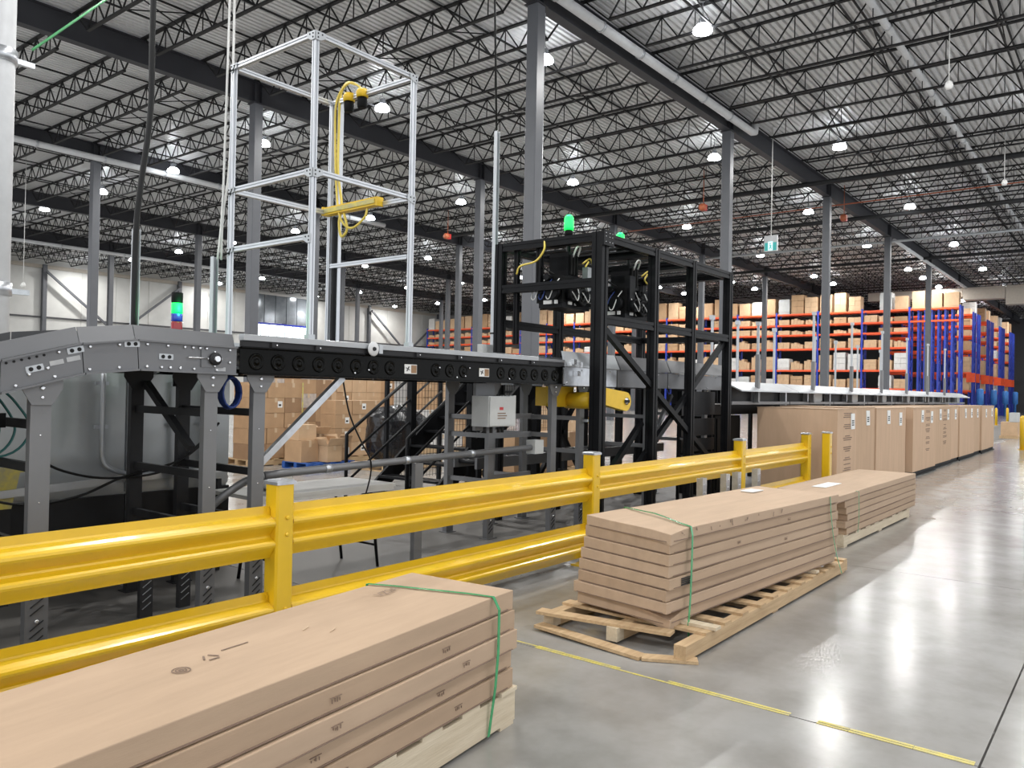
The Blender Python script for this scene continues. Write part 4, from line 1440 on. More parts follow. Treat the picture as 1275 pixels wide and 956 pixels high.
def gusset_y(x, y, z, sy, parent):
    w = .075
    b = MB()
    pts = [(y - .022, z - .04), (y + .022, z - .04), (y + sy * w, z - .012), (y + sy * w, z + .03), (y - .022 * sy, z + .03)]
    b.prism_x(pts, x - .029, x - .024)
    p = b.build('corner_plate', 'galv_pale', parent)
    for dy, dz in ((0, .01), (0, -.02), (sy * .04, .01)):
        MB().lathe([(.007, -.003), (.007, 0)], (x - .029, y + dy, z + dz), 6, 'x').build('hole', 'slot_black', p)
for z in (ZF - .01, 3.31):
    gusset_x(XF0, YF0, z, 1, 1, sf)
    gusset_x(XF1, YF0, z, -1, 1, sf)
    gusset_y(XF0, YF0, z, 1, sf)
    gusset_y(XF0, YF1, z, -1, sf)
gusset_y(XF0, YF0, 2.79, 1, sf)
gusset_y(XF0, YF1, 2.79, -1, sf)
for x in (XF0, XF1):
    bs = MB().box(x - .03, YF0 - .03, 1.992, x + .03, YF0 + .03, 2.03).build('foot_bracket', 'galv_pale', sf)
lc = thing('light_curtain', 'yellow light bar mounted low on the silver scanner frame', 'sensor bar', (5.0, 5.9, 3.3))
pr = []
MB().bar((4.95, 5.50, 3.335), (4.95, 6.27, 3.325), .07, .075).build('bar_housing', 'motor_yellow', lc)
MB().bar((4.91, 5.52, 3.335), (4.91, 6.25, 3.325), .012, .04).build('front_window', 'yellow_worn', lc)
for y in (5.5, 6.27):
    MB().bar((4.95, y - .012, 3.33), (4.95, y + .012, 3.33), .078, .083).build('end_cap', 'motor_yellow', lc)
for i, y in enumerate((5.99, 5.80)):
    t = thing('sensor_head', 'yellow and black sensor under the top of the silver frame, %s' % ('near the cable mast' if i == 0 else 'toward the lamp'), 'sensor', (5.0, y, 4.35), 'yellow sensors on the silver frame')
    MB().lathe([(.035, -.10), (.045, -.09), (.05, -.03), (.045, 0)], (4.98, y, 4.36), 12).build('lens_barrel', 'black_matte', t)
    MB().lathe([(.055, 0), (.06, .05), (.045, .08)], (4.98, y, 4.36), 12).build('sensor_body', 'motor_yellow', t)
mast = thing('cable_mast', 'black and silver cable mast inside the silver scanner frame', 'mast', (5.03, 6.2, 2.0))
MB().box(5.03, 6.17, 1.995, 5.07, 6.22, 4.45).build('mast_channel', 'alu', mast)
MB().box(4.99, 6.18, 1.995, 5.03, 6.21, 3.28).build('cable_duct', 'black_steel', mast)
cy = smooth_path([(5.0, 5.92, 4.52), (5.0, 6.05, 4.56), (4.99, 6.13, 4.45), (4.985, 6.14, 4.1), (4.98, 6.13, 3.7), (4.975, 6.06, 3.38), (4.94, 6.05, 3.2), (4.93, 6.0, 3.06), (4.93, 5.92, 3.12), (4.94, 5.98, 3.28)])
MB().tube(cy, .013, 6).build('yellow_cable', 'cable_yellow', None, None, 'yellow cable looping down past the yellow light bar', 'cable', 'yellow cables on the silver frame')
cy = smooth_path([(5.0, 5.80, 4.44), (4.99, 6.0, 4.55), (4.97, 6.16, 4.40), (4.965, 6.165, 4.0), (4.96, 6.12, 3.5), (4.92, 6.0, 3.22), (4.92, 5.84, 3.12), (4.93, 5.68, 3.2), (4.95, 5.66, 3.29)])
MB().tube(cy, .011, 6).build('yellow_cable', 'cable_yellow', None, None, 'yellow cable arching to the end of the yellow light bar', 'cable', 'yellow cables on the silver frame')

# ------------------------------------------------------------------ masts and drops behind the conveyors
def strut_mast(name, label, x, y, z0, z1, w=.05):
    t = thing(name, label, 'mast', (x, y, z0))
    MB().box(x - w / 2, y - .02, z0, x - w / 2 + .006, y + .03, z1).build('strut_side', 'galv_pale', t)
    MB().box(x + w / 2 - .006, y - .02, z0, x + w / 2, y + .03, z1).build('strut_side', 'galv_pale', t)
    MB().box(x - w / 2 + .006, y + .022, z0, x + w / 2 - .006, y + .03, z1).build('strut_back', 'galv_pale', t)
    MB().box(x - w / 2 - .02, y - .03, z0, x + w / 2 + .02, y + .05, z0 + .01).build('foot', 'galv', t)
    MB().box(x - w / 2 - .004, y - .024, z0 + .35, x + w / 2 + .004, y + .034, z0 + .37).build('tie_band', 'black_matte', t)
    return t
strut_mast('strut_mast', 'galvanised strut mast with a thick black cable at its top left of the stack light', 3.14, 6.36, 0, 2.86)
MB().tube(smooth_path([(3.09, 6.27, 1.95), (3.09, 6.27, 2.8), (3.11, 6.25, 3.2), (3.16, 6.22, 3.8), (3.15, 6.2, 4.6), (3.18, 6.2, 7), (3.2, 6.2, 12.2)], 5), .024, 8).build(
    'power_cable', 'rubber', None, None, 'thick black power cable hanging from the roof to the strut mast', 'cable')
strut_mast('strut_mast', 'galvanised strut mast tied with white cables beside the silver frame', 3.87, 6.42, 0, 2.75)
for i, dx in enumerate((-.02, .015)):
    MB().tube(smooth_path([(3.88 + dx, 6.36, 2.72), (3.885 + dx * .3, 6.34, 3.1), (3.92 + dx * 1.6, 6.33, 3.8), (3.93 + dx, 6.33, 6), (3.93 - dx, 6.33, 12.2)], 5), .010, 6).build(
        'white_cable', 'cable_white', None, None, 'white cable dropping from the roof beside the silver frame, %s of two' % ('left' if i == 0 else 'right'), 'cable', 'white drop cables')
strut_mast('strut_mast', 'tall slim silver mast left of the black portal frame', 7.98, 6.62, 2.0, 5.0, .06)
MB().tube([(7.96, 6.62, 5.0), (7.9, 6.7, 8), (7.8, 6.8, 12.2)], .014, 5).build('drop_cable', 'rubber', None, None, 'thin black cable from the roof to the tall slim silver mast', 'cable')
jb = thing('junction_box', 'small grey junction box at the foot of the slim silver mast', 'box', (7.8, 6.55, 2.0))
MB().box(7.62, 6.5, 2.0, 7.92, 6.58, 2.2).build('box_body', 'box_grey', jb)
MB().box(7.63, 6.485, 2.02, 7.91, 6.5, 2.18).build('lid', 'box_grey', jb)
# conduit drop on the big column
# stack light
sl = thing('stack_light', 'signal tower with black, lit green, blue and red segments above the conveyor', 'signal light', (3.42, 6.22, 1.9))
MB().tube([(3.42, 6.22, 1.6), (3.42, 6.22, 2.03)], .02, 8).build('stem', 'foot_dark', sl)
for nm, mt_, h in (('red_segment', 'red_lens', .10), ('blue_segment', 'blue_lens', .065), ('green_segment', 'green_glow', .085), ('cap', 'black_matte', .085)):
    z = {'red_segment': 2.03, 'blue_segment': 2.133, 'green_segment': 2.2, 'cap': 2.287}[nm]
    MB().lathe([(.042, 0), (.045, .006), (.045, h - .006), (.042, h)], (3.42, 6.22, z), 18).build(nm, mt_, sl)
gl = bpy.data.lights.new('green_light', 'POINT')
gl.energy = 2.0
gl.color = (.05, 1, .3)
gl.shadow_soft_size = .05
go = bpy.data.objects.new('green_light', gl)
COL.objects.link(go)
go.parent = sl
go.location = (0, -.12, .34)

# ------------------------------------------------------------------ black portal frame with camera units
bf = thing('portal_frame', 'large black steel profile frame spanning the conveyor, with diagonal braces', 'frame', (9.5, 5.6, 0))
XS = [7.74, 9.02, 10.1, 11.34]
PY0, PY1, PZ = 4.86, 6.32, 3.45
for i, x in enumerate(XS):
    w = .14 if i == 0 else .11
    extr('post', (x, PY0, 0), (x, PY0, PZ), bf, w, 'black_steel')
    extr('post', (x, PY1, 0), (x, PY1, PZ), bf, .11, 'black_steel')
    extr('top_beam', (x, PY0 + .06, PZ - .05), (x, PY1 - .06, PZ - .05), bf, .1, 'black_steel')
    if i < 3:
        for y in (PY0, PY1):
            extr('top_beam', (x + .06, y, PZ - .05), (XS[i + 1] - .06, y, PZ - .05), bf, .1, 'black_steel')
            extr('mid_beam', (x + .06, y, 2.46), (XS[i + 1] - .06, y, 2.46), bf, .1, 'black_steel')
extr('mid_beam', (XS[0], PY0 + .06, 2.88), (XS[0], PY1 - .06, 2.88), bf, .1, 'black_steel')
extr('mid_beam', (XS[3], PY0 + .06, 2.46), (XS[3], PY1 - .06, 2.46), bf, .09, 'black_steel')
extr('hanger_post', (XS[0] + .05, 5.75, 2.9), (XS[0] + .05, 5.75, PZ - .1), bf, .07, 'black_steel')
extr('hanger_post', (XS[0] + .05, 6.1, 2.2), (XS[0] + .05, 6.1, PZ - .1), bf, .06, 'black_steel')
extr('hanger_post', (10.2, 5.9, 2.7), (10.2, 5.9, PZ - .1), bf, .08, 'black_steel')
MB().bar((7.80, PY0, 2.38), (10.70, PY0, .75), .06, .07).build('diagonal_brace', 'black_steel', bf)
MB().bar((11.30, PY0 + .03, 2.42), (8.62, PY0 + .06, .60), .06, .07).build('diagonal_brace', 'black_steel', bf)
MB().bar((7.78, PY0 + .1, .35), (8.95, PY0 + .1, 1.25), .06, .07).build('diagonal_brace', 'black_steel', bf)
for k in range(14):
    x = 7.9 + k * .25
    MB().box(x, PY0 + .06, PZ - .02, x + .11, PY1 - .06, PZ).build('roof_slat', 'black_steel', bf)
gp = MB().box(XS[0] - .08, PY0 - .10, PZ - .16, XS[0] + .14, PY0 - .072, PZ + .01).build('corner_plate', 'black_steel', bf)
for dx in (-.04, .04, .1):
    for dz in (-.12, -.06, -.02):
        bolt(gp, XS[0] + dx, PY0 - .10, PZ + dz, .6)

def camera_unit(label, c, flip=1):
    x, y, z = c
    t = thing('camera_unit', label, 'camera unit', (x, y, z), 'camera units in the portal frame')
    MB().box(x - .32, y - .16, z + .02, x + .32, y + .22, z + .34).build('main_housing', 'black_matte', t)
    MB().box(x - .12, y - .1, z + .34, x + .10, y + .18, z + .66).build('upper_housing', 'black_steel', t)
    MB().box(x + .22 * flip - .05, y - .2, z + .05, x + .22 * flip + .09, y - .12, z + .5).build('cover_plate', 'panel_grey' if flip > 0 else 'black_steel', t)
    MB().tube([(x, y - .02, z + .3), (x, y - .02, z + .9)], .03, 8).build('suspension_rod', 'black_steel', t)
    for k, (dx, dz, rr) in enumerate(((-.18, .12, .085), (.02, .10, .11), (.2, .13, .075), (-.05, .28, .05))):
        l = MB().lathe([(rr, 0), (rr, -.07), (rr * .8, -.09), (rr * .72, -.07), (rr * .5, -.06)], (x + dx, y - .16, z + dz), 18, 'y').build('lens_barrel', 'black_steel', t)
        MB().lathe([(rr * .62, 0), (rr * .3, -.015)], (x + dx, y - .215, z + dz), 14, 'y').build('lens_glass', 'black_gloss', l)
    for dx, w in ((-.2, .08), (-.06, .04)):
        MB().box(x + dx, y - .170, z - .0, x + dx + w, y - .160, z + .035).build('label_plate', 'paper', t)
    MB().box(x - .30, y - .15, z - .04, x + .3, y + .2, z + .02).build('base_tray', 'black_steel', t)
    for k, (dy, dz, rr) in enumerate(((-.06, .14, .09), (.12, .18, .06), (.02, .32, .04))):
        l = MB().lathe([(rr * .5, .06), (rr * .72, .07), (rr * .8, .09), (rr, .07), (rr, 0)], (x - .32 - .09, y + dy, z + dz), 18, 'x').build('lens_barrel', 'black_steel', t)
    MB().box(x - .345, y - .02, z + .0, x - .322, y + .10, z + .045).build('label_plate', 'paper', t)
    MB().box(x - .345, y - .10, z + .0, x - .322, y - .06, z + .045).build('label_plate', 'paper', t)
    for k in range(3):
        b_ = y - .12 + k * .11
        MB().tube(smooth_path([(x - .33, b_, z + .30), (x - .40, b_ + .03, z + .20), (x - .42, b_ + .08, z + .06), (x - .40, b_ + .14, z + .08), (x - .34, b_ + .15, z + .22)], 5), .007, 5).build('cable', 'cable_white' if k != 1 else 'cable_blue', t)
    MB().tube(smooth_path([(x - .2, y + .2, z + .4), (x - .36, y + .16, z + .48), (x - .38, y + .05, z + .42), (x - .3, y - .02, z + .36)], 5), .012, 5).build('cable', 'rubber', t)
    for k in range(3):
        MB().box(x - .10 + k * .06, y - .13, z + .38, x - .06 + k * .06, y - .1, z + .62).build('heat_sink_fin', 'black_matte', t)
    for k in range(5):
        a = x - .25 + k * .12
        pts = smooth_path([(a, y - .17, z + .25), (a + .06, y - .24, z + .12), (a + .13, y - .25, z + .05), (a + .18, y - .23, z + .16), (a + .12, y - .2, z + .30)], 5)
        MB().tube(pts, .007, 5).build('cable', 'cable_white' if k % 2 == 0 else 'rubber', t)
    pts = smooth_path([(x + .2, y - .1, z + .55), (x + .28, y - .16, z + .62), (x + .34, y - .16, z + .52), (x + .27, y - .17, z + .45), (x + .2, y - .15, z + .5), (x + .25, y - .16, z + .58)], 5)
    MB().tube(pts, .012, 5).build('cable_loop', 'cable_yellow', t)
    MB().tube(smooth_path([(x - .05, y - .12, z + .60), (x - .02, y - .16, z + .72), (x + .05, y - .16, z + .72), (x + .06, y - .12, z + .62)], 4), .012, 5).build('handle', 'cable_white', t)
    return t
camera_unit('black camera unit with white and yellow cables, nearer end of the portal frame', (8.18, 5.62, 2.68), 1)
camera_unit('black camera unit with looped white cables behind the near portal post', (9.15, 5.32, 2.62), -1)
for i, (x, y, z) in enumerate(((7.74, 5.30, 3.45), (8.97, 5.33, 3.45))):
    t = thing('green_beacon', 'glowing green beacon on the portal frame, %s' % ('brighter nearer one' if i == 0 else 'dimmer farther one'), 'beacon', (x, y, z), 'green beacons')
    MB().lathe([(.05, 0), (.05, .05), (.042, .07)], (x, y, z), 14).build('base', 'black_matte', t)
    MB().lathe([(.055, .07), (.058, .10), (.055, .22), (.03, .25)], (x, y, z), 14).build('lens', 'green_glow', t)
    gl = bpy.data.lights.new('green_light', 'POINT')
    gl.energy = 2.5
    gl.color = (.05, 1, .3)
    gl.shadow_soft_size = .06
    go = bpy.data.objects.new('green_light', gl)
    COL.objects.link(go)
    go.parent = t
    go.location = (0, 0, .33)
MB().tube(smooth_path([(7.7, 5.62, 3.42), (7.66, 5.6, 3.3), (7.66, 5.72, 3.18), (7.66, 5.95, 3.14), (7.68, 6.02, 3.05)], 5), .012, 6).build(
    'yellow_cable', 'cable_yellow', None, None, 'yellow cable hanging from the top beam of the black portal frame', 'cable')

# ------------------------------------------------------------------ stairs and platform behind the conveyors
stt = thing('crossover_stairs', 'black steel stairs with triple handrails rising behind the conveyor', 'stairs', (6.9, 7.6, 0))
SLOPE = .68
for y in (7.06, 8.2):
    MB().plate([(6.95, .0), (7.25, .0), (9.6, 1.6), (9.6, 1.85), (9.3, 1.85)], y - .02, y + .02).build('stringer', 'black_steel', stt)
    MB().tube([(6.9, y, 0), (6.9, y, 1.0), (6.98, y, 1.06), (8.06, y, 1.06 + SLOPE * 1.08)], .024, 8).build('handrail', 'black_steel', stt)
    for dz in (.30, .62):
        MB().tube([(6.92, y, 1.0 - dz), (8.7, y, 1.0 - dz + SLOPE * 1.78)], .017, 8).build('mid_rail', 'black_steel', stt)
    MB().box(8.03, y - .05, 0, 8.13, y + .05, 1.86).build('rail_post', 'black_steel', stt)
    MB().box(9.5, y - .05, 0, 9.6, y + .05, 1.84).build('rail_post', 'black_steel', stt)
for k in range(8):
    MB().box(7.15 + k * .29, 7.09, .2 + k * .198, 7.15 + k * .29 + .26, 8.17, .23 + k * .198).build('tread', 'black_steel', stt)
MB().box(9.6, 7.0, 1.8, 12.0, 8.26, 1.86).build('platform', 'black_steel', stt)
for x in (10.8, 11.9):
    for y in (7.06, 8.2):
        MB().box(x, y - .05, 0, x + .1, y + .05, 1.8).build('platform_post', 'black_steel', stt)
MB().bar((9.6, 7.06, .3), (10.8, 7.06, 1.7), .06, .06).build('brace', 'black_steel', stt)
MB().bar((9.6, 7.06, 1.7), (10.8, 7.06, .3), .06, .06).build('brace', 'black_steel', stt)

# wire mesh fence
fe = thing('wire_fence', 'black wire mesh safety fence behind the stairs', 'fence', (10.8, 9.6, 0))
for x in (8.9, 10.15, 11.4, 12.65, 13.9):
    MB().box(x - .03, 9.57, 0, x + .03, 9.63, 2.2).build('fence_post', 'black_steel', fe)
ms = MB()
x = 8.95
while x < 13.9:
    ms.bar((x, 9.6, .12), (x, 9.6, 2.15), .005, .005)
    x += .075
z = .15
while z < 2.15:
    ms.bar((8.9, 9.6, z), (13.9, 9.6, z), .005, .005)
    z += .12
ms.build('wire_mesh', 'black_steel', fe, kind='stuff')

# lower return conveyor seen under the belts
lo = thing('lower_conveyor', 'low dark roller conveyor running under the main belts', 'conveyor', (9.5, 6.9, 0))
for y in (6.55, 6.93):
    MB().box(7.6, y - .02, .62, 12.6, y + .02, .76).build('side_rail', 'conveyor_grey', lo)
for k in range(24):
    MB().tube([(7.7 + k * .2, 6.57, .70), (7.7 + k * .2, 6.91, .70)], .03, 8).build('roller', 'foot_dark', lo)
for x in (7.9, 9.4, 10.9, 12.3):
    for y in (6.55, 6.93):
        MB().box(x - .03, y - .02, 0, x + .03, y + .02, .62).build('leg', 'black_steel', lo)
cbn = thing('drape_box', 'added black box in place of cabinet at the near end of the sorter', 'drapes', (12.3, 5.5, 0))  # black box with doors stands in for dark drapes under the sorter
MB().box(11.95, 5.3, .05, 12.95, 5.9, 1.28).build('drape_body', 'black_matte', cbn)
MB().box(12.0, 5.28, .1, 12.46, 5.3, 1.24).build('front_panel', 'black_matte', cbn)
MB().box(12.48, 5.28, .1, 12.92, 5.3, 1.24).build('front_panel', 'black_matte', cbn)
MB().box(12.40, 5.26, .6, 12.44, 5.28, .8).build('handle', 'galv', cbn)
MB().box(11.95, 5.3, 0, 12.95, 5.9, .05).build('plinth', 'black_steel', cbn)

# ------------------------------------------------------------------ electrical box, conduit, table
eb = thing('control_box', 'pale grey control box with ribbed side mounted under the black belt', 'control box', (6.4, 5.2, 1.2))
MB().box(6.14, 5.14, 1.25, 6.56, 5.36, 1.56).build('box_body', 'box_grey', eb)
MB().box(6.15, 5.125, 1.26, 6.55, 5.14, 1.55).build('lid', 'box_grey', eb)
for k in range(4):
    MB().box(6.56, 5.15 + k * .05, 1.25, 6.60, 5.18 + k * .05, 1.57).build('cooling_fin', 'box_grey', eb)
wl = MB()
for k in range(3):
    wl.box(6.27, 5.1235, 1.33 + k * .025, 6.40 + .02 * (k % 2), 5.125, 1.342 + k * .025)
wl.build('printed_warning', 'ink_brown', eb)
MB().box(6.30, 5.1235, 1.42, 6.36, 5.125, 1.45).build('red_mark', 'red_plastic', eb)
for x in (6.22, 6.32, 6.44, 6.5):
    MB().tube([(x, 5.25, 1.25), (x, 5.25, 1.18)], .018, 8).build('cable_gland', 'foot_dark', eb)
MB().box(6.2, 5.36, 1.2, 6.5, 5.40, 1.69).build('mounting_bracket', 'leg_grey', eb)

cd = thing('conduit_rail', 'long grey conduit rail on a short post below the black belt', 'conduit', (5.28, 5.22, 0))
MB().tube([(3.62, 5.26, .93), (3.8, 5.26, .94), (7.05, 5.26, 1.0)], .032, 10).build('pipe_run', 'leg_grey', cd)
MB().box(5.23, 5.24, 0, 5.33, 5.29, .93).build('post', 'leg_grey', cd)
MB().box(7.02, 5.20, .93, 7.18, 5.32, 1.08).build('pull_box', 'box_grey', cd)
for x in (4.2, 5.1, 6.0):
    MB().tube([(x, 5.26, .94 + (x - 3.8) * .0185), (x + .06, 5.26, .941 + (x - 3.8) * .0185)], .037, 10).build('coupling', 'galv', cd)
MB().tube(smooth_path([(3.62, 5.26, .93), (3.5, 5.3, .90), (3.35, 5.35, .80), (3.25, 5.4, .70)], 4), .03, 10).build('pipe_bend', 'leg_grey', cd)

fb = thing('flat_rail', 'flat galvanised rail running behind the conveyor legs by the grey enclosure', 'rail', (2.8, 6.3, .8))
MB().bar((1.2, 6.30, .76), (3.05, 6.30, .86), .02, .055).build('bar', 'galv_pale', fb)
MB().bar((3.06, 6.30, .86), (4.0, 6.30, .89), .02, .05).build('bar', 'galv', fb)
for x in (1.6, 3.9):
    MB().box(x - .02, 6.315, 0, x + .02, 6.35, .8).build('bracket_post', 'foot_dark', fb)

tb = thing('folding_table', 'pale folding table with black tube legs under the belt conveyor', 'table', (4.3, 5.7, 0))
MB().box(3.62, 5.34, .725, 5.08, 6.0, .755).build('table_top', 'table_top', tb)
MB().box(3.64, 5.345, .695, 5.06, 5.36, .725).build('apron', 'table_top', tb)
for x, lean in ((3.95, -.10), (4.85, .10)):
    for y in (5.42, 5.92):
        MB().tube([(x, y, .72), (x + lean, y, 0)], .014, 6).build('leg', 'black_steel', tb)
    MB().tube([(x + lean * .7, 5.42, .2), (x + lean * .7, 5.92, .2)], .010, 6).build('leg_stretcher', 'black_steel', tb)
wr = thing('wrap_roll', 'roll of clear stretch wrap lying on the folding table', 'roll', (3.95, 5.62, .76))
MB().tube([(3.95, 5.42, .83), (3.95, 5.85, .83)], .075, 20).build('film', 'paper', wr)
MB().tube([(3.95, 5.38, .83), (3.95, 5.89, .83)], .03, 12).build('core', 'carton_light', wr)
MB().tube(smooth_path([(4.32, 5.2, 1.69), (4.40, 5.2, 1.4), (4.55, 5.21, 1.15), (4.66, 5.22, 1.0), (4.68, 5.24, .85), (4.66, 5.3, .62)], 6), .007, 6).build(
    'hanging_cable', 'rubber', None, None, 'thin black cable hanging from the belt across the conduit rail', 'cable')

# ------------------------------------------------------------------ grey enclosure, conduits and cables at the left
en = thing('steel_enclosure', 'large dull grey sheet steel enclosure behind the conveyor legs', 'enclosure', (2.6, 6.8, 0))
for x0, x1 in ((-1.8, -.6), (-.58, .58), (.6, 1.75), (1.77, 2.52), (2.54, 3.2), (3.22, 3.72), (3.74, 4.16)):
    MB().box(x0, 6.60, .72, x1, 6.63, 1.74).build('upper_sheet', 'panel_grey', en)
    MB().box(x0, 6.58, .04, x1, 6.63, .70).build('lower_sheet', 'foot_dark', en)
MB().box(-1.8, 6.63, 0, 4.16, 7.2, 1.73).build('body', 'panel_grey', en)
MB().box(1.52, 6.57, .75, 1.54, 6.60, 1.7).build('door_gap', 'slot_black', en)
for i, (x, a) in enumerate(((2.98, .90), (3.62, 0), (3.9, 0))):
    if i == 0:
        pts = smooth_path([(x, 6.52, 1.74), (x, 6.52, 1.15), (x + .01, 6.52, 1.0), (x + .06, 6.50, .93), (x + .2, 6.48, .88), (x + .45, 6.48, .86), (x + .75, 6.48, .87)], 5)
    else:
        pts = [(x, 6.52, 1.74), (x, 6.52, a)]
    t = thing('conduit', 'pale conduit on the grey enclosure, %s' % ('bending out near its foot', 'straight, left of two', 'straight, right of two')[i], 'conduit', (x, 6.52, a), 'conduits on the enclosure')
    MB().tube(pts, .02, 10).build('pipe_run', 'galv_pale', t)
    for z in (1.25, 1.6):
        MB().box(x - .05, 6.53, z, x + .05, 6.56, z + .03).build('strap_clip', 'galv', t)
def cable(label, pts, r, material, group=None, nm='cable'):
    MB().tube(smooth_path(pts, 6), r, 6).build(nm, material, None, None, label, 'cable', group)
cable('black cable sagging from the enclosure to the nearest conveyor leg, upper one', [(2.25, 6.0, 1.12), (2.5, 6.05, .98), (2.85, 6.1, .90), (3.3, 6.12, .93), (3.6, 6.1, 1.15), (3.75, 6.1, 1.3)], .010, 'rubber', 'black cables by the enclosure')
cable('black cable sagging along the flat rail, lower one', [(1.3, 6.1, 1.05), (1.7, 6.05, .95), (2.2, 6.05, .77), (2.6, 6.05, .79), (2.95, 6.1, .90), (3.4, 6.1, 1.0), (3.7, 6.12, 1.2)], .010, 'rubber', 'black cables by the enclosure')
for i in range(4):
    cable('dark teal cable looping under the decline conveyor, %s from the picture edge' % ordn(i + 1),
          [(1.70 + i * .07, 5.7, 1.62), (1.82 + i * .08, 5.72, 1.48), (1.88 + i * .09, 5.72, 1.30), (1.80 + i * .07, 5.72, 1.14), (1.6, 5.74, 1.05 + .03 * i)], .008, 'cable_teal', 'teal cables under the decline conveyor')
t = thing('cable_coil', 'coil of dark blue cable hung between two conveyor legs', 'cable coil', (3.32, 5.3, 1.45))
for k in range(7):
    pts = []
    for q in range(17):
        a = 2 * math.pi * q / 16
        pts.append((3.31 + .075 * math.cos(a) + k * .003, 5.22 + .015 * k, 1.565 + (.11 + .004 * (k % 3)) * math.sin(a)))
    MB().tube(pts, .009, 5).build('coil_turn', 'cable_blue', t)
ct = thing('cable_tray', 'black slotted cable tray under the decline conveyor', 'cable tray', (1.5, 5.5, 1.3))
MB().box(1.0, 5.50, 1.34, 1.93, 5.52, 1.42).build('tray_side', 'black_steel', ct)
MB().box(1.0, 5.50, 1.33, 1.93, 5.70, 1.34).build('tray_base', 'black_steel', ct)
for k in range(9):
    MB().box(1.10 + k * .09, 5.495, 1.37, 1.14 + k * .09, 5.50, 1.39).build('slot', 'slot_black', ct)
yb = thing('yellow_bin', 'pale yellow plastic bin at the picture edge in front of the grey enclosure', 'bin', (2.1, 6.45, 0))
MB()._add([(1.95, 6.36, .70), (2.28, 6.36, .70), (2.28, 6.54, .70), (1.95, 6.54, .70), (1.92, 6.34, .98), (2.33, 6.34, .98), (2.33, 6.56, .98), (1.92, 6.56, .98)],
          [(3, 2, 1, 0), (0, 1, 5, 4), (1, 2, 6, 5), (2, 3, 7, 6), (3, 0, 4, 7)]).build('bin_body', 'yellow_worn', yb)
MB().box(1.90, 6.335, .96, 2.35, 6.345, 1.0).build('bin_rim', 'yellow_worn', yb)
MB().box(1.95, 6.37, 0, 2.28, 6.55, .70).build('bin_stand', 'foot_dark', yb)

# ------------------------------------------------------------------ cartons behind the conveyors
def carton(label, x, y, z, sx, sy, sz, material, group, rz=0, tag_=False, opened=False):
    b = MB()
    b.box(-sx / 2, -sy / 2, 0, sx / 2, sy / 2, sz if not opened else sz * .98)
    o = link('carton', b.mesh('carton', material), None, None, label, 'carton', group, loc=(x, y, z))
    o.rotation_euler = (0, 0, rz)
    MB().box(-.03, -sy / 2 - .002, sz * .7, .03, -sy / 2, sz).build_local('tape', 'tape', o)
    if not opened:
        MB().box(-.03, -sy / 2, sz, .03, sy / 2, sz + .002).build_local('tape', 'tape', o)
    if tag_:
        l = MB().box(sx * .1, -sy / 2 - .004, sz * .35, sx * .1 + .11, -sy / 2 - .001, sz * .35 + .13).build_local('shipping_label', 'paper', o)
        MB().box(sx * .1 + .02, -sy / 2 - .005, sz * .35 + .03, sx * .1 + .08, -sy / 2 - .004, sz * .35 + .07).build_local('label_print', 'ink', o)
    if opened:
        for sgn in (-1, 1):
            e = sgn * sy / 2
            MB()._add([(-sx / 2, e, sz), (sx / 2, e, sz), (sx / 2, e + sgn * .07, sz + .15), (-sx / 2, e + sgn * .07, sz + .15), (-sx / 2, e + sgn * .006, sz), (sx / 2, e + sgn * .006, sz), (sx / 2, e + sgn * .078, sz + .147), (-sx / 2, e + sgn * .078, sz + .147)],
                      [(0, 1, 2, 3), (7, 6, 5, 4), (2, 6, 7, 3), (1, 5, 6, 2), (0, 3, 7, 4)]).build_local('open_flap', 'carton_light', o)
            g = sgn * sx / 2
            MB()._add([(g, -sy / 2, sz), (g, sy / 2, sz), (g + sgn * .05, sy / 2, sz + .13), (g + sgn * .05, -sy / 2, sz + .13), (g + sgn * .006, -sy / 2, sz), (g + sgn * .006, sy / 2, sz), (g + sgn * .056, sy / 2, sz + .13), (g + sgn * .056, -sy / 2, sz + .13)],
                      [(0, 1, 2, 3), (7, 6, 5, 4), (2, 6, 7, 3), (1, 5, 6, 2), (0, 3, 7, 4)]).build_local('open_flap', 'carton_light', o)
        MB().box(-sx / 2 + .01, -sy / 2 + .01, sz * .99, sx / 2 - .01, sy / 2 - .01, sz * .995).build_local('inside', 'carton_inside', o)
    return o
rc = random.Random(21)
CM = ['carton', 'carton_light', 'carton', 'carton_dark']
def carton_block(where, x0, y, nx, nz, sx, sy, sz, group, z0=.14, mats=CM, skip=0.0, taggy=.2):
    t = pallet('wooden_pallet', 'wooden pallet under the %s' % where, (x0 + nx * sx + .02, y - .04), 0, nx * sx + .04, sy + .3, .135, 'wood', nb=5)
    for k in range(nz):
        for i in range(nx):
            if k == nz - 1 and rc.random() < skip:
                continue
            carton('brown carton, %s layer, %s along, %s' % (ordn(k + 1), ordn(i + 1), where), x0 + (i + .5) * sx, y + sy / 2 + rc.uniform(-.01, .01), z0 + k * sz,
                   sx - .008, sy - .01, sz - .004, rc.choice(mats), group, rc.uniform(-.02, .02), rc.random() < taggy)
carton_block('stack right behind the conveyor leg', 9.2, 13.9, 3, 5, .42, .55, .31, 'cartons behind the leg', taggy=.3, mats=['carton', 'carton', 'carton_dark'])
carton_block('wrapped looking stack by the blue pallet', 10.5, 15.2, 4, 6, .45, .6, .33, 'cartons by the blue pallet', mats=['wrap', 'carton', 'carton_dark'])
carton_block('square stack left of the black bag', 10.95, 13.4, 3, 4, .46, .5, .30, 'cartons left of the bag', taggy=.5)
carton_block('high stack beyond the stairs', 12.6, 16.0, 5, 6, .5, .6, .34, 'cartons beyond the stairs', mats=['carton_light', 'carton', 'carton_light'])
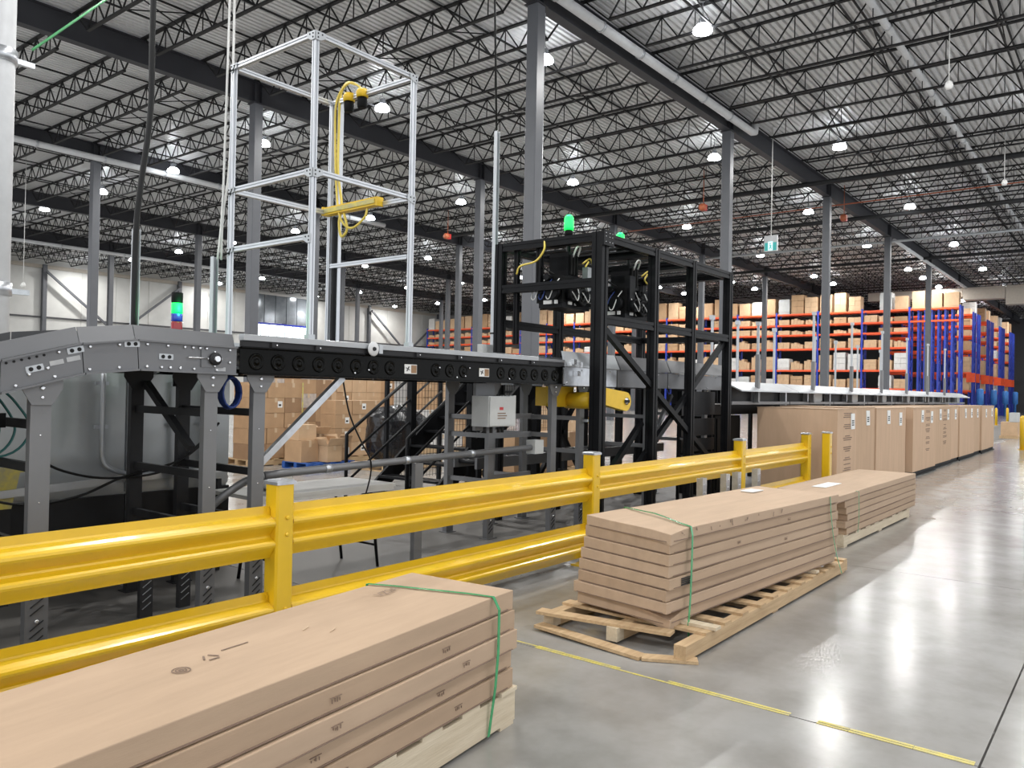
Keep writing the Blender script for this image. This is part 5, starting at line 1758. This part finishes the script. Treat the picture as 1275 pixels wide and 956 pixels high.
carton_block('stack behind the wire fence', 14.2, 14.0, 5, 6, .5, .6, .32, 'cartons behind the fence', mats=['carton_light', 'carton', 'carton_white'])
carton_block('stack behind the far end of the wire fence', 17.6, 13.0, 5, 5, .5, .6, .34, 'cartons behind the fence end', mats=['carton_light', 'carton'])
carton_block('stack deep behind the leg', 7.6, 14.6, 3, 6, .5, .6, .33, 'cartons deep behind the leg', mats=['carton', 'wrap'])
carton_block('low stack under the portal frame', 11.4, 8.9, 4, 2, .5, .6, .34, 'cartons under the portal frame', mats=['carton', 'carton_dark'])
pb = pallet('blue_pallet', 'blue painted pallet carrying open cartons behind the conveyor', (10.75, 12.5), 0, 1.15, .85, .14, 'pallet_blue', nb=5)
for i, (x, y, z, sx, sy, sz, op, lb) in enumerate(((9.82, 13.02, .142, .42, .5, .42, False, 'plain brown carton at the left end of the blue pallet'), (10.23, 12.70, .142, .36, .38, .32, True, 'open brown carton with raised flaps at the front of the blue pallet'),
        (9.84, 13.05, .566, .40, .4, .30, False, 'brown carton set on top at the left of the blue pallet'), (10.60, 12.86, .142, .34, .34, .36, True, 'open labelled carton at the right of the blue pallet'),
        (10.32, 13.22, .142, .40, .26, .52, True, 'tall open carton at the rear of the blue pallet'))):
    carton(lb, x, y, z, sx, sy, sz, ['carton', 'carton_light', 'carton_light', 'carton', 'carton_dark'][i], 'cartons on the blue pallet', rc.uniform(-.08, .08), i == 3, op)
# black wrapped bundle
bag = MB()
pts = []
n1, n2 = 10, 14
bb_ = bmesh.new()
bmesh.ops.create_icosphere(bb_, subdivisions=4, radius=1)
for v in bb_.verts:
    p = v.co
    s = (abs(p.x) ** 4 + abs(p.y) ** 4 + abs(p.z) ** 4) ** -.25
    q = p * s
    nn = mnoise.noise(p * 2.2) * .10 + mnoise.noise(p * 6) * .05
    q = q * (1 + nn * .6)
    v.co = Vector((q.x * .62, q.y * .45, q.z * .56 + .56 + max(0, q.x) * -.2 * q.z))
me = bpy.data.meshes.new('black_bag')
bb_.to_mesh(me)
bb_.free()
me.materials.append(M('film_black'))
o = link('black_bag', me, None, None, 'bulky black plastic wrapped bundle beside the stairs', 'bundle', None, loc=(11.35, 11.9, 0.14))
pallet('wooden_pallet', 'wooden pallet under the black plastic bundle', (12.15, 11.4), 0, 1.6, 1.0, .135, 'wood', nb=6, seed=4)
# far floor things at the right edge
for i, (x, y) in enumerate(((31.0, 3.02), (62.0, 6.9), (60.0, 7.3))):
    t = thing('bollard', ['yellow safety bollard at the right picture edge', 'yellow bollard before the racking ends, right one', 'yellow bollard before the racking ends, left one'][i], 'bollard', (x, y, 0), 'yellow bollards')
    MB().lathe([(.08, 0), (.08, 1.05), (.06, 1.1), (.02, 1.13)], (x, y, 0), 14).build('tube', 'yellow', t)
    MB().lathe([(.14, 0), (.14, .015)], (x, y, 0), 14).build('base_plate', 'yellow', t)
t = thing('pallet_of_goods', 'small beige pallet load standing on the far aisle floor', 'pallet load', (40, 4.3, 0))
MB().box(39.6, 4.0, 0, 40.6, 4.7, .12).build('pallet_base', 'wood', t)
MB().box(39.65, 4.05, .125, 40.55, 4.65, .7).build('load', 'carton_light', t)
MB().box(39.65, 4.05, .71, 40.55, 4.35, 1.1).build('load_top', 'box_grey', t)

for i, (x, y, z0, z1) in enumerate(((10.46, 13.88, .14, 1.7), (9.2, 13.88, .14, 1.7))):
    MB().box(x - .015, y - .012, z0, x + .015, y - .004, z1).build('yellow_strap', 'yellow_worn', None, None, 'yellow corner strap on the carton stack behind the leg, %s one' % ('right' if i == 0 else 'left'), 'strap', 'yellow carton straps')

ls = thing('limit_switch', 'small yellow switch with a green light and a black hose below the yellow guards', 'switch', (8.2, 5.22, 1.2))
MB().box(8.16, 5.19, 1.24, 8.28, 5.25, 1.32).build('switch_body', 'motor_yellow', ls)
MB().lathe([(.03, 0), (.034, .02), (.03, .07), (.015, .085)], (8.28, 5.22, 1.28), 10, 'x').build('green_lamp', 'green_glow_dim', ls)
MB().tube(smooth_path([(8.2, 5.22, 1.24), (8.17, 5.2, 1.1), (8.14, 5.2, .95), (8.12, 5.22, .75), (8.05, 5.3, .66), (7.9, 5.5, .68)], 5), .016, 8).build('hose', 'rubber', ls)
MB().box(8.10, 5.22, 1.26, 8.16, 5.30, 1.29).build('mounting_bracket', 'galv', ls)
